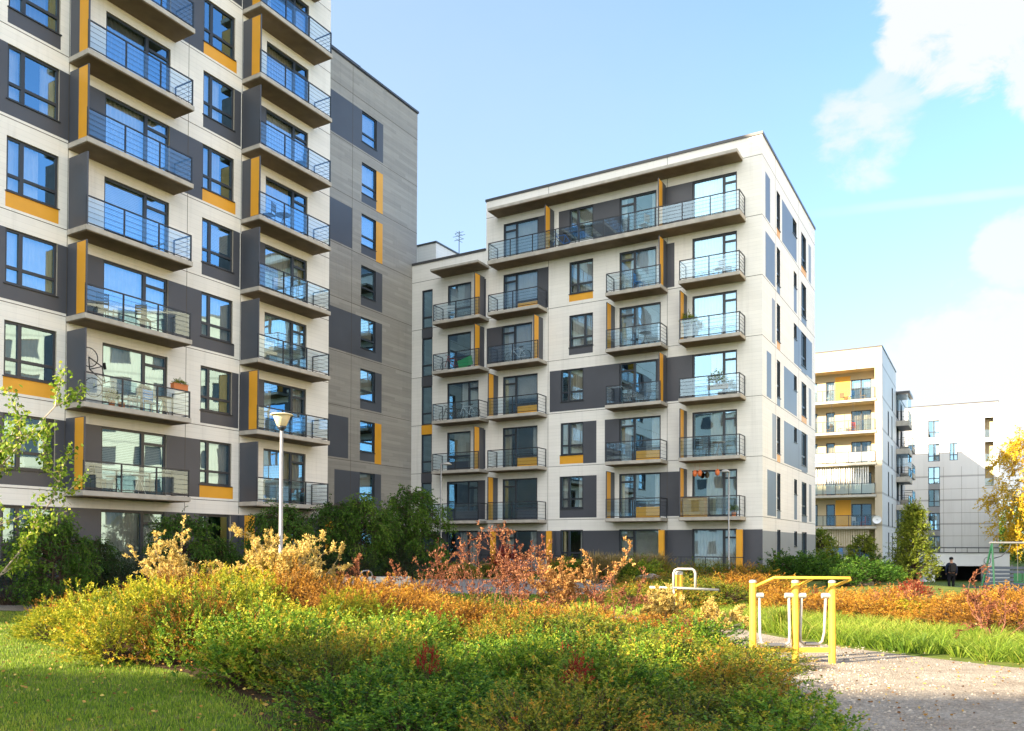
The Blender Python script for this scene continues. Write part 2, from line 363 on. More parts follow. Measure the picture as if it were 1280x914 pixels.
def ground_mat(name, stops, scale=6, bump=.5, bscale=60, rough=.95, vor=0):
    m=bpy.data.materials.new(name); m.use_nodes=True; nt=m.node_tree; L=nt.links.new; p=nt.nodes['Principled BSDF']; p.inputs['Roughness'].default_value=rough; p.inputs['Specular IOR Level'].default_value=.15
    tc=N(nt,'ShaderNodeTexCoord'); n=N(nt,'ShaderNodeTexNoise'); L(tc.outputs['Object'], n.inputs['Vector']); n.inputs['Scale'].default_value=scale; n.inputs['Detail'].default_value=10; n.inputs['Roughness'].default_value=.72
    cr_=N(nt,'ShaderNodeValToRGB'); e=cr_.color_ramp.elements; e[0].position=stops[0][0]; e[0].color=(*stops[0][1],1); e[1].position=stops[-1][0]; e[1].color=(*stops[-1][1],1)
    for q,c in stops[1:-1]: x=e.new(q); x.color=(*c,1)
    L(n.outputs[0], cr_.inputs[0]); src=cr_.outputs[0]; hsrc=None
    n2=N(nt,'ShaderNodeTexNoise'); L(tc.outputs['Object'], n2.inputs['Vector']); n2.inputs['Scale'].default_value=bscale; n2.inputs['Detail'].default_value=3; hsrc=n2.outputs[0]
    if vor:
        v=N(nt,'ShaderNodeTexVoronoi'); L(tc.outputs['Object'], v.inputs['Vector']); v.inputs['Scale'].default_value=vor
        sepc=N(nt,'ShaderNodeSeparateColor'); L(v.outputs['Color'], sepc.inputs[0])
        mr=N(nt,'ShaderNodeMapRange'); L(sepc.outputs[0], mr.inputs[0]); mr.inputs[3].default_value=.72; mr.inputs[4].default_value=1.22
        mx=N(nt,'ShaderNodeVectorMath', operation='SCALE'); L(src,mx.inputs[0]); L(mr.outputs[0],mx.inputs['Scale']); src=mx.outputs[0]
        hsrc=v.outputs['Distance']
    L(src,p.inputs['Base Color'])
    b=N(nt,'ShaderNodeBump'); b.inputs['Strength'].default_value=bump; b.inputs['Distance'].default_value=.02; L(hsrc,b.inputs['Height']); L(b.outputs[0],p.inputs['Normal'])
    return m
lawn_m = ground_mat('lawn_soil', [(.35,(.045,.075,.012)),(.5,(.10,.14,.022)),(.65,(.17,.17,.05))], 2.2)
soil_m = ground_mat('mulch_soil', [(.35,(.03,.02,.012)),(.65,(.10,.065,.035))], 9, 1)
gravel_m = ground_mat('gravel', [(.3,(.22,.185,.15)),(.5,(.30,.265,.22)),(.7,(.38,.345,.295))], 1.1, 1.0, vor=38)
pave_m = ground_mat('paving', [(.3,(.20,.19,.18)),(.7,(.30,.285,.27))], 1.5, .2)
asph_m = ground_mat('asphalt', [(.3,(.05,.05,.052)),(.7,(.075,.073,.072))], 3, .3)
def terrain():
    xs=np.r_[np.linspace(-700,-60,14),np.linspace(-55,-14,20),np.arange(-13,15,.5),np.linspace(16,60,30),np.linspace(70,700,14)]
    ys=np.r_[np.linspace(-700,-40,12),np.linspace(-35,2,16),np.arange(3,50,.5),np.linspace(52,120,25),np.linspace(140,1200,14)]
    X,Y=np.meshgrid(xs,ys); Z=gz(X,Y); n=len(xs)
    v=np.c_[X.ravel(),Y.ravel(),Z.ravel()]; f=[(j*n+i,j*n+i+1,(j+1)*n+i+1,(j+1)*n+i) for j in range(len(ys)-1) for i in range(n-1)]
    me=bpy.data.meshes.new('ground'); me.from_pydata(v.tolist(),[],f); me.materials.append(lawn_m); me.polygons.foreach_set('use_smooth',[True]*len(f))
    o=bpy.data.objects.new('ground',me); COL.objects.link(o); tag(o,kind='structure')
terrain()
PATH_L=[(-26,24.2),(-16,23.0),(-8,21.6),(-1,20.2),(3.2,17.8),(4.4,14.5),(4.5,11),(3.9,8),(2.6,4),(0,-2)]
PATH_R=[(-26,26.0),(-16,24.6),(-8,23.4),(0,22.4),(4.6,20.6),(5.3,17),(5.9,15.2),(7.6,12.3),(12.5,10.4),(20,8)]
strip('gravel_path', PATH_L, PATH_R, .008, gravel_m, 90, 24)
strip('gravel_path', [(4.0,12),(3.0,8),(1.8,4),(-1,-2)], [(12,10.6),(14,8),(15,4),(16,-2)], .013, gravel_m, 30, 20)
strip('paved_plaza', [(-9,29.5),(-2,28.5),(4,29),(9,31)], [(-12,37),(-3,38),(5,37),(9.5,36)], .012, pave_m, 40, 10)
strip('garage_road', [(15,36),(26,38),(40,41),(60,46)], [(19,50),(30,52),(42,55),(60,60)], .012, asph_m, 40, 12)
strip('planting_bed', [(-9.0,15.9),(-7.2,13.4),(-4.5,11.4),(-2.2,7.6),(0,5.5),(2.5,4.5)], [(-9.3,18.6),(-6,19.6),(-1,19.4),(3,17.2),(4.1,12.8),(3.5,7.6)], .006, soil_m, 50, 14)
# ================================================================== BUILDING: near tower with grey wing
A0=(-15.3973,27.9515,1.8609+EYE)
TA=lambda s,d,z:(s,-d,z)
TG=lambda s,d,z:(s,3.88-d,z)
def tower():
    root=empty('apartment_tower', A0, BROT)
    tag(root,'tall white apartment tower with amber strips and glass balconies, grey timber-clad wing on its right','apartment building')
    K=range(-1,9); holes=[]; reg=[]; wins=[]
    DK,OR=1,2
    for k in K:
        z=3*k
        for a,b in ((-1.98,-.27),(-6.0,-4.3)):
            holes.append((a,b,z+.62,z+2.42))
        holes.append((5.62,7.2,z+.62,z+2.42))
        for a,b in ((1.40,4.08),(8.95,11.5)): holes.append((a,b,z+.03,z+2.42))
        if k<0: continue
        e=k%2==0
        if e: reg += [(-8,.06,z+.1,z+2.42,DK),(.06,1.4,z+.03,z+2.42,DK),(4.08,5.62,z+.1,z+2.42,DK)]
        else:
            if k==5: reg.append((-2.0,-.25,z+.1,z+.62,DK))
            else: reg.append((-2.0,-.25,z+.1,z+.62,OR))
            reg += [(5.62,7.55,z+.1,z+2.42,DK),(7.6,8.95,z+.03,z+2.42,DK)]
        if e: reg.append((5.62,7.3,z+.1,z+.60,DK if k==2 else OR))
    reg.append((-11,12.97,-4.2,-.55,DK))
    facade('wall', root, TA, -11,12.97,-4.2,33, holes, reg, [white,dark,orange,reveal], reveal_i=3)
    strip_lines(root,TA,-11,12.97,[3*k for k in range(0,11)],[.06,4.92,7.6],-.5,33,holes)
    b=MB(); b.box(-11,12.97,.35,.4,-4,33.0); b.box(-11,-10.9,0.002,16,-4.2,32.98); b.box(12.87,12.968,.001,16,-4.2,32.98); b.box(-11,12.97,15.9,16,-4.2,32.98)
    b2=b
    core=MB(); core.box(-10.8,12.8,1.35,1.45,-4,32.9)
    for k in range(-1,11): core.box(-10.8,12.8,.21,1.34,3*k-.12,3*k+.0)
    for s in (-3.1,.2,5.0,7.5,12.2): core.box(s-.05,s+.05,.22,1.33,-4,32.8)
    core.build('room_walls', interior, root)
    side=MB(); side.box(-11,-10.9,.002,16,-4.2,32.98); side.box(12.87,12.968,.002,16,-4.2,32.98); side.box(-10.9,12.87,15.9,16,-4.2,32.98)
    side.build('side_wall', white, root)
    r=MB(); r.box(-11,12.97,.0,16,33.0,33.12); r.box(-11.06,13.03,-.06,16.06,33.12,33.26); r.build('roof', capm, root)
    for k in K:
        z=3*k
        for a,b in ((-1.98,-.27),(-6.0,-4.3)):
            cur={1:'cream',3:'half',2:'sheer',0:'half'}.get(k)
            window(root,TA,a,b,z+.62,z+2.42,mull=(a+.52,),trans=((a,b,z+1.18),),curtain=cur)
        window(root,TA,5.62,7.2,z+.62,z+2.42,mull=(6.05,),trans=((5.62,7.2,z+1.18),))
        window(root,TA,1.40,4.08,z+.03,z+2.42,mull=(3.1,),trans=((3.1,4.08,z+1.98),),sill=False,curtain={4:'sheer',1:'sheer',2:'sheer',3:'blind',0:'blind',5:'grey'}.get(k))
        window(root,TA,8.95,11.5,z+.03,z+2.42,mull=(10.66,),trans=((10.66,11.5,z+1.98),),sill=False)
    s1={8:'dark',7:'orange',6:'orange',5:'orange',4:'orange',3:'dark',2:'orange',1:'dark',0:'orange'}
    s2={8:'orange',7:'orange',6:'orange',5:'dark',4:'orange',3:'dark',2:'dark',1:'orange',0:'dark'}
    for k in range(0,9):
        balcony(root,TA,.04,4.32,3*k,1.12,[(.10,s1[k])],3)
        balcony(root,TA,7.58,11.9,3*k,1.12,[(7.64,s2[k])],3)
    for s,w in ((7.64,.85),(12.55,.7)):
        q=MB(); q.box(s-.05,s+.05,.02,w,-3.6,-.56,T=TA); o=q.build('privacy_screen',dark,root); q=MB(); q.box(s-.055,s+.055,w*.45,w+.03,-3.6,-.58,T=TA); q.build('amber_face',orange,o)
    # grey wing
    holes=[]; reg=[]
    for k in range(-1,8):
        z=3*k; holes.append((19.78,21.08,z+.62,z+2.42))
        if k<0: continue
        if k==7: reg.append((17.0,21.68,z+.1,z+2.42,1))
        elif k in (6,5,1): reg += [(21.08,21.68,z+.02,z+2.42,2),(19.76,21.08,z+.1,z+.62,1)]
        elif k in (4,2): reg.append((19.76,21.68,z+.1,z+2.42,1))
        elif k==3: reg += [(16,21.68,z+.1,z+2.42,1)]
        elif k==0: reg.append((17.66,21.68,z+.1,z+2.42,1))
        if k==5: reg.append((16,19.0,z+.1,z+2.42,1))
        if k==1: reg.append((16,18.77,z+.1,z+2.42,1))
    reg.append((12.9,25.06,-4.2,-.62,1))
    facade('grey_wing_wall', root, TG, 12.9,25.06,-4.2,25.62, holes, reg, [grey,dark,orange,frame_m], reveal_i=3)
    q=MB()
    for k in range(0,9): q.box(12.97,25.06,.0005,.003,3*k-.012,3*k+.012,T=TG)
    for s in (18.97,): q.box(s-.01,s+.01,.0005,.0028,-.6,25.6,T=TG)
    q.build('facade_joint', mat_joint, root)
    g=MB(); g.box(24.96,25.06,3.882,15.9,-4.2,25.6); g.box(12.97,24.96,15.8,15.9,-4.2,25.6); g.build('grey_end_wall', grey, root)
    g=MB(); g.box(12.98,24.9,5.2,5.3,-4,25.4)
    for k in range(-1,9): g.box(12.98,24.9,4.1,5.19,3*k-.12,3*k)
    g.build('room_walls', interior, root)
    g=MB(); g.box(12.98,25.06,3.86,15.9,25.62,25.68); g.box(12.98,25.12,3.80,15.96,25.68,25.80); g.build('roof', capm, root)
    for k in range(-1,8): window(root,TG,19.78,21.08,3*k+.62,3*k+2.42,trans=((19.78,21.08,3*k+1.18),),curtain={3:'blind',2:'sheer',1:'none',0:'sheer'}.get(k))
    g=MB()                                             # thin safety rail on the grey roof
    for x in np.arange(13.4,20.5,1.4): g.tube([(x,4.6,25.8),(x,4.6,26.55)],.018,5)
    for zz in (26.15,26.52): g.tube([(13.4,4.6,zz),(20.4,4.6,zz)],.014,5)
    g.build('roof_railing', frame_m, root)
tower()
# ================================================================== BUILDING: middle block
B0=(12.3373,40.2317,1.5409+EYE)
TB=lambda s,d,z:(-d,s,z)
TS=lambda s,d,z:(s,-d,z)
def block():
    root=empty('apartment_block', B0, BROT)
    tag(root,'white six-storey apartment block in the middle with a long top balcony under a canopy','apartment building')
    DK,OR=1,2; holes=[]; reg=[]; W_=[]
    for k in range(-1,6):
        z=3*k
        W_.append(('R',k,1.25,3.55)); 
        m0,m1={5:(5.5,7.6),4:(5.5,7.6),2:(5.48,7.6)}.get(k,(5.26,7.6)); W_.append(('M',k,m0,m1))
        l0,l1=(13.0,15.03) if k==3 else (12.63,14.93); W_.append(('L',k,l0,l1))
    for n,k,a,b in W_: holes.append((a,b,3*k+.03,3*k+2.42))
    wc={}
    for k in range(-1,6):
        z=3*k; a,b=(9.17,10.62) if k>=3 else (9.75,11.14); wc[k]=(a,b); holes.append((a,b,z+.62,z+2.42))
    reg=[(11.96,12.63,12.1,14.42,DK),(4.51,5.12,12.1,14.42,DK),(9.17,10.64,12.2,12.62,OR),
         (9.17,10.64,9.2,9.62,DK),(15.03,16.08,9.1,11.42,DK),
         (7.6,11.85,6.1,8.42,DK),(3.55,5.48,6.1,8.42,DK),
         (9.75,11.2,3.12,3.62,OR),(8.95,9.75,3.1,5.42,DK),(7.6,8.45,3.1,5.42,DK),
         (8.93,11.2,.1,2.42,DK),(4.0,5.26,.1,2.42,DK),
         (11.96,12.63,15.1,17.42,DK),(10.62,11.3,15.1,17.42,DK),(7.6,9.17,15.1,17.42,DK),(3.55,5.1,15.1,17.42,DK)]
    lowh=[]; lreg=[]
    for k in range(-1,5):
        a,b=(17.2,18.9) if k in (4,3,1) else (16.65,18.9); W_.append(('X',k,a,b)); lowh.append((a,b,3*k+.03,3*k+2.42))
        lowh.append((20.05,20.84,3*k+.02,3*k+2.42))
    lreg=[(16.14,16.42,12.1,14.42,DK),(16.14,16.42,3.1,5.42,DK),(16.14,16.65,.1,2.42,DK)]
    for k in range(0,5):
        if k==4: continue
        lreg.append((20.03,20.86,3*k+2.42,3*k+3.02,OR if k==1 else DK)) 
    facade('wall', root, TB, 0,16.14,-3.6,19.0, holes, reg+[(0,16.14,-3.6,-.62,DK)], [white,dark,orange,frame_m], reveal_i=3)
    facade('lower_wing_wall', root, TB, 16.14,29,-3.6,16.1, lowh, lreg+[(16.14,29,-3.6,-.62,DK)], [white,dark,orange,frame_m], reveal_i=3, d=-.012)
    q=MB()
    for k in range(0,7): q.box(0,16.14,.0005,.003,3*k-.012,3*k+.012,T=TB)
    for k in range(0,6): q.box(16.16,29,-.0115,-.009,3*k-.012,3*k+.012,T=TB)
    for s in (4.9,11.95): q.box(s-.01,s+.01,.0005,.0028,-.6,19,T=TB)
    q.build('facade_joint', mat_joint, root)
    # side wall
    BL,GP=1,2; sh=[]; sr_=[(0,14.16,-3.6,-.68,5)]
    for k in range(-1,6):
        z=3*k; sh.append((3.2,3.98,z+(.45 if k>=0 else .02),z+2.42)); sh.append((9.75,11.2,z+.42,z+2.42)); sh.append((7.3 if k in(5,) else 7.55,8.35,z+1.55,z+2.42))
        if k<0: continue
        sr_.append((3.2,3.98,z+.02,z+.45,4 if k%2 else BL))
        sr_.append((9.72,11.3,z+.02,z+.42,4 if k in(5,2) else BL))
        if k in (5,2,1): sr_.append((4.9 if k<5 else 4.5,8.35,z+.1,z+2.42,BL))
        if k==1: sr_.append((7.6,11.6,z+.1,z+2.42,BL))
        if k==3: sr_.append((7.55,13.1,z+.1,z+2.42,BL))
        if k in (4,0): sr_.append((7.55,8.35,z+.1,z+1.55,BL))
    sr_ += [(.66,1.7,15.1,17.4,BL),(.66,2.78,12.1,14.4,BL),(2.05,2.78,9.1,11.4,GP),(.9,1.9,6.1,8.42,BL),(2.1,3.0,3.1,5.42,GP),(1.0,3.0,.1,2.42,BL)]
    for k in (5,2,0): sr_.append((12.0,12.8,3*k+.1,3*k+2.42,GP))
    facade('side_wall', root, TS, 0,14.16,-3.6,19.0, sh, sr_, [white,blue_panel,grey_panel,frame_m,orange,grey_panel], reveal_i=3)
    q=MB()
    for k in range(0,7): q.box(0,14.16,.0005,.003,3*k-.012,3*k+.012,T=TS)
    for s in (2.9,8.9): q.box(s-.01,s+.01,.0005,.0028,-3.5,19,T=TS)
    q.build('facade_joint', mat_joint, root)
    for k in range(-1,6):
        z=3*k; window(root,TS,3.2,3.98,z+(.45 if k>=0 else .02),z+2.42,trans=((3.2,3.98,z+1.1),),curtain='half'); window(root,TS,9.75,11.2,z+.42,z+2.42,mull=(10.4,),trans=((9.75,11.2,z+1.0),),curtain='sides')
        window(root,TS,7.3 if k==5 else 7.55,8.35,z+1.55,z+2.42,curtain='none')
    g=MB(); g.box(14.06,14.158,.002,29,-3.6,16.1); g.box(14.06,14.159,.003,16.1,16.1,19.0); g.box(.0,14.06,28.9,29,-3.6,16.1); g.box(.02,14.06,16.04,16.138,16.1,18.99); g.build('back_wall', white, root)
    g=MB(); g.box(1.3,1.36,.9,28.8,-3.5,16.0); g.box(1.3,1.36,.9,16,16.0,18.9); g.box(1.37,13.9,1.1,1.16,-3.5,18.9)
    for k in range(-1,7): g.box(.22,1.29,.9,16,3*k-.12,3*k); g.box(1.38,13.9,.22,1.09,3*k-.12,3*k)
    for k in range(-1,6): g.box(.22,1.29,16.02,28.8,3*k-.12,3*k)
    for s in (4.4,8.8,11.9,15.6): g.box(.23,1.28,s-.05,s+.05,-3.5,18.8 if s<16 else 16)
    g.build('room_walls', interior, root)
    g=MB(); g.box(-.05,14.21,-.05,16.19,19.0,19.14); g.build('roof', capm, root)
    g=MB(); g.box(-.05,14.21,16.19,29.05,16.1,16.24); g.build('roof', capm, root)
    g=MB(); g.box(5,10,23.4,28.9,16.24,19.55); ph=g.build('roof_penthouse', white, root); g=MB(); g.box(4.94,10.06,23.34,28.96,19.55,19.66); g.build('capping', capm, ph)
    for n,k,a,b in W_:
        z=3*k; pn=None
        if n=='R': mu=(1.93,); tr=((a,1.93,z+1.98),)
        elif n=='X' and k in (4,3,1): mu=(); tr=((a,b,z+.95),)
        elif n=='X': mu=(17.35,); tr=((a,17.35,z+1.98),)
        else:
            mu=(b-.85,); tr=((b-.85,b,z+1.98),)
            if (n,k) in (('L',4),('L',2),('L',1),('M',1),('M',0)): pn=(a+.02,b-.95,z+.62,orange)
            elif (n,k) in (('L',0),): pn=(a+.02,b-.95,z+.62,dark)
            if k>=0 and pn: tr=tr+((a,b-.85,z+.72),)
        if n=='X' and k in (1,0): pn=(a+.02,b-.02,z+.62,dark)
        window(root,TB,a,b,z+.03,z+2.42,mull=mu,trans=tr,sill=False,panel=pn,curtain=('sheer' if (n=='R' and k in(5,4,3)) else None))
    for k,(a,b) in wc.items(): window(root,TB,a,b,3*k+.62,3*k+2.42,mull=(b-.5,) if k!=3 else (a+.5,),trans=((a,b,3*k+1.15),))
    for k in range(-1,5): window(root,TB,20.05,20.84,3*k+.02,3*k+2.42,trans=((20.05,20.84,3*k+.72),),curtain='none',sill=False)
    for k in range(0,5):
        z=3*k
        balcony(root,TB,.80,3.92,z,1.12,[(3.85,'orange')] if k in (3,1,0) else [],2)
        balcony(root,TB,4.85,7.95,z,1.12,[(4.95,'orange')] if k in (4,2) else ([(7.88,'orange')] if k in (3,0) else []),2)
        balcony(root,TB,12.0,15.35,z,1.12,{3:[(12.3,'orange')],2:[(15.28,'orange')],0:[(15.28,'orange')]}.get(k,[]),2)
        balcony(root,TB,15.9,19.25,z,1.12,[(16.25,'orange')] if k in (4,3,1) else [],2)
    balcony(root,TB,.80,15.35,15,1.12,[(5.0,'orange'),(11.6,'orange')],10,thick=.22)
    g=MB(); g.box(.95,15.35,.004,1.12,17.90,18.05,T=TB); g.box(.97,15.33,.006,1.10,17.86,17.895,T=TB,m=1); g.build('canopy', [conc,soff], root)
    g=MB(); g.box(15.9,19.3,.004,1.3,15.0,15.12,T=TB); g.box(15.93,19.27,.006,1.27,14.96,14.995,T=TB,m=1); g.build('canopy', [conc,soff], root)
    for s in (15.15,11.5,4.95,.95):
        q=MB(); q.box(s-.05,s+.05,.02,.7,-3.3,-.63,T=TB); o=q.build('privacy_screen',dark,root); q=MB(); q.box(s-.14,s+.14,.60,.78,-3.3,-.64,T=TB); q.build('amber_face',orange,o)
    q=MB()
    for s in np.arange(.5,15.6,.62): q.box(s-.015,s+.015,1.6,1.63,-3.3,-2.0,T=TB)
    q.box(.5,15.5,1.59,1.64,-2.02,-1.98,T=TB); q.box(.5,15.5,1.6,1.63,-3.1,-3.06,T=TB)
    q.build('terrace_railing', metal_d, root)
    a=MB(); a.tube([(1.2,18.9,16.2),(1.2,18.9,18.2)],.025,5)
    for zz,l in ((18.1,.32),(17.9,.45),(17.65,.36)): a.tube([(1.2,18.9-l,zz),(1.2,18.9+l,zz)],.014,4); a.tube([(1.2-l,18.9,zz-.05),(1.2+l,18.9,zz-.05)],.014,4)
    a.build('antenna', frame_m, root)
block()
# ================================================================== BUILDING: sunlit block with loggias
cream_w = cladding('cream_cladding', (.50,.42,.31), plank=3.0, amt=.06, grain=.02, line=.7)
pale_w = cladding('pale_cladding', (.58,.60,.64), plank=3.0, amt=.05, grain=.02, line=.6)
dwhite = cladding('far_white_cladding', (.62,.62,.63), plank=3.0, amt=.05, grain=.01, line=.6)
slat_m = mat('loggia_cream', (.50,.40,.25), .7)
C0=(34.45,76.0,-.93+EYE)
def loggias():
    root=empty('loggia_building', C0, BROT); tag(root,'sunlit cream apartment building with deep yellow loggias behind the middle block','apartment building')
    hol=[(.62,12,3*k+.02,3*k+(2.72)) for k in range(0,5)]+[(.62,12,15.02,17.9)]
    facade('wall', root, TB, 0,13,-2.6,19.8, hol, [], [cream_w,slat_m], rev=1.6, reveal_i=1)
    g=MB()
    for s in (2.2,4.4,6.6): g.box(s-.012,s+.012,.001,.004,17.9,19.8,T=TB)
    g.build('facade_joint', mat_joint, root)
    bh=[]
    for k in range(0,6):
        bh += [(1.1,2.9,3*k+.1,3*k+2.2),(4.4,5.2,3*k+.1,3*k+2.2),(6.0,8,3*k+.1,3*k+2.2)]
    facade('loggia_back_wall', root, TB, .62,12,-.1,18.0, bh, [(2.95,4.35,z,z+2.6,1) for z in (15,3)], [slat_m,orange], d=-1.59, rev=.12)
    for k in range(0,6):
        z=3*k
        for a,b in ((1.1,2.9),(4.4,5.2),(6.0,8)): window(root,TB,a,b,z+.1,z+2.2,mull=((a+b)/2,) if b-a>1 else (),sill=False,d=-1.59)
        b=MB(); b.box(.5,12,-1.58,.12,z-.22,z,T=TB); slab=b.build('balcony', conc, root)
        q=MB(); q.box(.6,12,.05,.09,z+1.02,z+1.07,T=TB); q.box(.6,12,.055,.085,z+.08,z+.11,T=TB)
        for s in np.arange(.62,12,1.15): q.box(s-.025,s+.025,.045,.095,z,z+1.06,T=TB)
        if k in (4,): 
            for s in np.arange(.62,12,1.9): q.box(s-.012,s+.012,-.02,0,z+1.07,z+2.72,T=TB)
        q.build('railing', metal_d, slab)
        g=MB(); g.quad(T_(TB,.65,.07,z+.12),T_(TB,11.9,.07,z+.12),T_(TB,11.9,.07,z+1.0),T_(TB,.65,.07,z+1.0)); g.build('glass_panel', frost if k in (2,3) else rail_glass, slab, fix=False)
        if k in (0,2): 
            q=MB(); n=0
            for s in np.arange(1.2,6,.21): q.box(s,s+.12,-.35-.04*(n%2),-.33-.04*(n%2),z+.9 if k else z+1.1,z+2.7,T=TB); n+=1
            q.build('slatted_screen', curt_w if k else curt_c, slab)
    sh=[]
    for k in range(-1,6):
        sh += [(5.0,6.0,3*k+.1,3*k+2.5),(8.6,9.4,3*k+.1,3*k+2.5)] if k<5 else [(9.0,10,15.1,17.5)]
    facade('side_wall', root, TS, 0,13.2,-2.6,19.8, sh, [], [pale_w,frame_m], reveal_i=1)
    facade('rear_side_wall', root, TS, 13.2,24,-2.6,17.7, [(13.7+q,16.3+q,3*k+.1,3*k+2.4) for k in range(0,6) for q in (0,4.5) if k<6 and 3*k+2.4<17.7], [], [pale_w,frame_m], reveal_i=1, d=-.01)
    for k in range(0,6):
        for q in (0,4.5): window(root,TS,13.7+q,16.3+q,3*k+.1,min(3*k+2.4,17.6),mull=(15+q,),sill=False,curtain='sides',d=-.01)
    for h in sh: window(root,TS,*h,sill=False,curtain='none')
    for k in range(0,6):
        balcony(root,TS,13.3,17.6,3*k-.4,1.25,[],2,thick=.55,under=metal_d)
        if k in (1,2,3,4): balcony(root,TS,18.4,22,3*k+.4,1.25,[],2,thick=.55,under=metal_d)
    for k in (5,3,1):
        g=MB(); 
        for a,b in ((13.35,15.4),(15.45,17.55)): g.quad(TS(a,1.15,3*k+.7),TS(b,1.15,3*k+.7),TS(b,1.15,3*k+2.4),TS(a,1.15,3*k+2.4))
        g.quad(TS(13.33,.05,3*k+.7),TS(13.33,1.15,3*k+.7),TS(13.33,1.15,3*k+2.4),TS(13.33,.05,3*k+2.4)); g.build('balcony_glazing', rail_glass, root, fix=False)
    g=MB(); g.box(13.2,17.7,.01,1.35,17.5,17.75,T=TS); g.build('canopy', capm, root)
    g=MB(); g.box(1.9,1.95,.3,12.9,-2.5,19.5); g.box(2,23.8,.8,.86,-2.5,17.5)
    g.build('room_walls', interior, root)
    g=MB(); g.box(-.06,13.26,-.06,13,19.8,19.93); g.build('roof', capm, root); g=MB(); g.box(13.27,24,-.05,13,17.7,17.8); g.build('roof', capm, root)
    g=MB(); g.box(13.1,13.2,.02,13,17.8,19.8); g.box(23.9,24,.02,13,-2.6,17.69); g.box(.1,23.9,12.9,13,-2.6,17.69); g.build('back_wall', cream_w, root)
    g=MB(); g.box(2,5,7,12.5,19.95,20.35); g.build('roof_hatch', capm, root)
T_=lambda T,a,b,c:T(a,b,c)
frost = glass('frosted_railing', (.8,.9,.9), (.70,.80,.72), .35, 1.2, rough=.35)
loggias()
D0=(59.61,100.0,EYE)
def farblock():
    root=empty('far_white_building', D0, BROT); tag(root,'far white slab building with one column of dark windows, behind the garage ramp','apartment building')
    hol=[]; reg=[]
    for k,(a,b) in enumerate(((14.1,16.25),(11.06,13.3),(8.2,10.35),(5.3,7.5),(2.3,4.5),(-.6,1.6))): hol.append((6.4,7.72,a,b))
    hol += [(4.41,5.3,11.1,13.3)]; lg=[(.53,1.46,13.7,16.2),(.53,1.46,10.7,13.2),(.53,1.46,7.7,10.2)]; reg=[(6.4,7.72,16.25,18.05,1)]+[(6.4,7.72,z,z+.85,1) for z in (7.5,4.5,1.6)]
    facade('wall', root, TB, 0,22,-3.5,18.1, hol+lg, reg, [dwhite,grey_panel], reveal_i=0, rev=.2)
    for h in hol: window(root,TB,*h,mull=((h[0]+h[1])/2,),trans=((h[0],h[1],h[2]+.7),),sill=False,curtain='half')
    for h in lg:
        q=MB(); q.box(h[0],h[1],-.9,-.85,h[2],h[3],T=TB); q.box(h[0]+.002,h[1]-.002,-.84,0,h[2],h[2]+.04,T=TB); lo=q.build('loggia', slat_m, root)
        q=MB(); q.quad(TB(h[0],-.03,h[2]+.1),TB(h[1],-.03,h[2]+.1),TB(h[1],-.03,h[2]+1),TB(h[0],-.03,h[2]+1)); q.build('glass_panel', rail_glass, lo, fix=False)
    q=MB()
    for z in (1.6,4.5,7.5): q.box(0,22,.001,.004,z-.015,z+.015,T=TB)
    for s in (2.2,4.0,6.0): q.box(s-.012,s+.012,.001,.0045,-2,10.3,T=TB)
    q.build('facade_joint', mat_joint, root)
    g=MB(); g.box(0.003,12,-.001,.1,-3.5,18.09); g.box(11.9,12,.1,22,-3.5,18.09); g.box(.01,11.9,21.9,22,-3.5,18.09); g.build('side_wall', dwhite, root)
    g=MB(); g.box(1.3,1.4,1.7,21.8,-3.4,18.0); g.build('room_walls', interior, root)
    g=MB(); g.box(-.05,12.05,-.05,22.05,18.1,18.22); g.build('roof', capm, root)
farblock()
# buildings outside the frame: one behind the camera shades the foreground, one to the right is mirrored in the tower windows
def side_block(name, loc, rz, w, dpt, h, label, m, tilt=0):
    root=empty(name, loc, rz); tag(root,label,'apartment building')
    T=lambda s,d,z:(s,-d,z); hol=[]; z=1.0
    while z+1.8<h:
        s=1.2
        while s+1.6<w: hol.append((s,s+1.6,z,z+1.7)); s+=3.2
        z+=3.0
    facade('wall', root, T, 0,w,-2,h, hol, [(0,w,-2,.2,1)], [m,dark], rev=.2)
    q=MB(); 
    for a,b,c,e in hol: q.box(a,b,-.18,-.15,c,e,T=T)
    q.build('window_band', win_dark, root)
    g=MB(); g.box(0,.1,.01,dpt,-2,h); g.box(w-.1,w,.01,dpt,-2,h); g.box(.1,w-.1,dpt-.1,dpt,-2,h); g.build('side_wall', m, root)
    g=MB(); g.box(-.1,w+.1,-.1,dpt+.1,h,h+.2); g.build('roof', capm, root)
win_dark = mat('dark_window_band', (.03,.04,.05), .08, .8)
side_block('apartment_building', tuple(Vector(A0)+Vector((math.cos(BROT),math.sin(BROT),0))*-23.5+Vector((-math.sin(BROT),math.cos(BROT),0))*2-Vector((0,0,3.6))), BROT, 8.5, 10, 21, 'apartment building left of the tower, out of the picture, shading the plaza', white)
# facade of this one runs along a line; local +x along the wall, -y towards the viewer
side_block('apartment_building', (33.5,47,-.6), -1.43, 52, 12, 24, 'cream apartment building beyond the right edge, mirrored in the tower windows', cream_w)
side_block('apartment_building', (-25.5,-15.3,0), math.pi-.13, 46, 12, 21, 'apartment building behind the viewer whose shadow lies on the foreground', white)

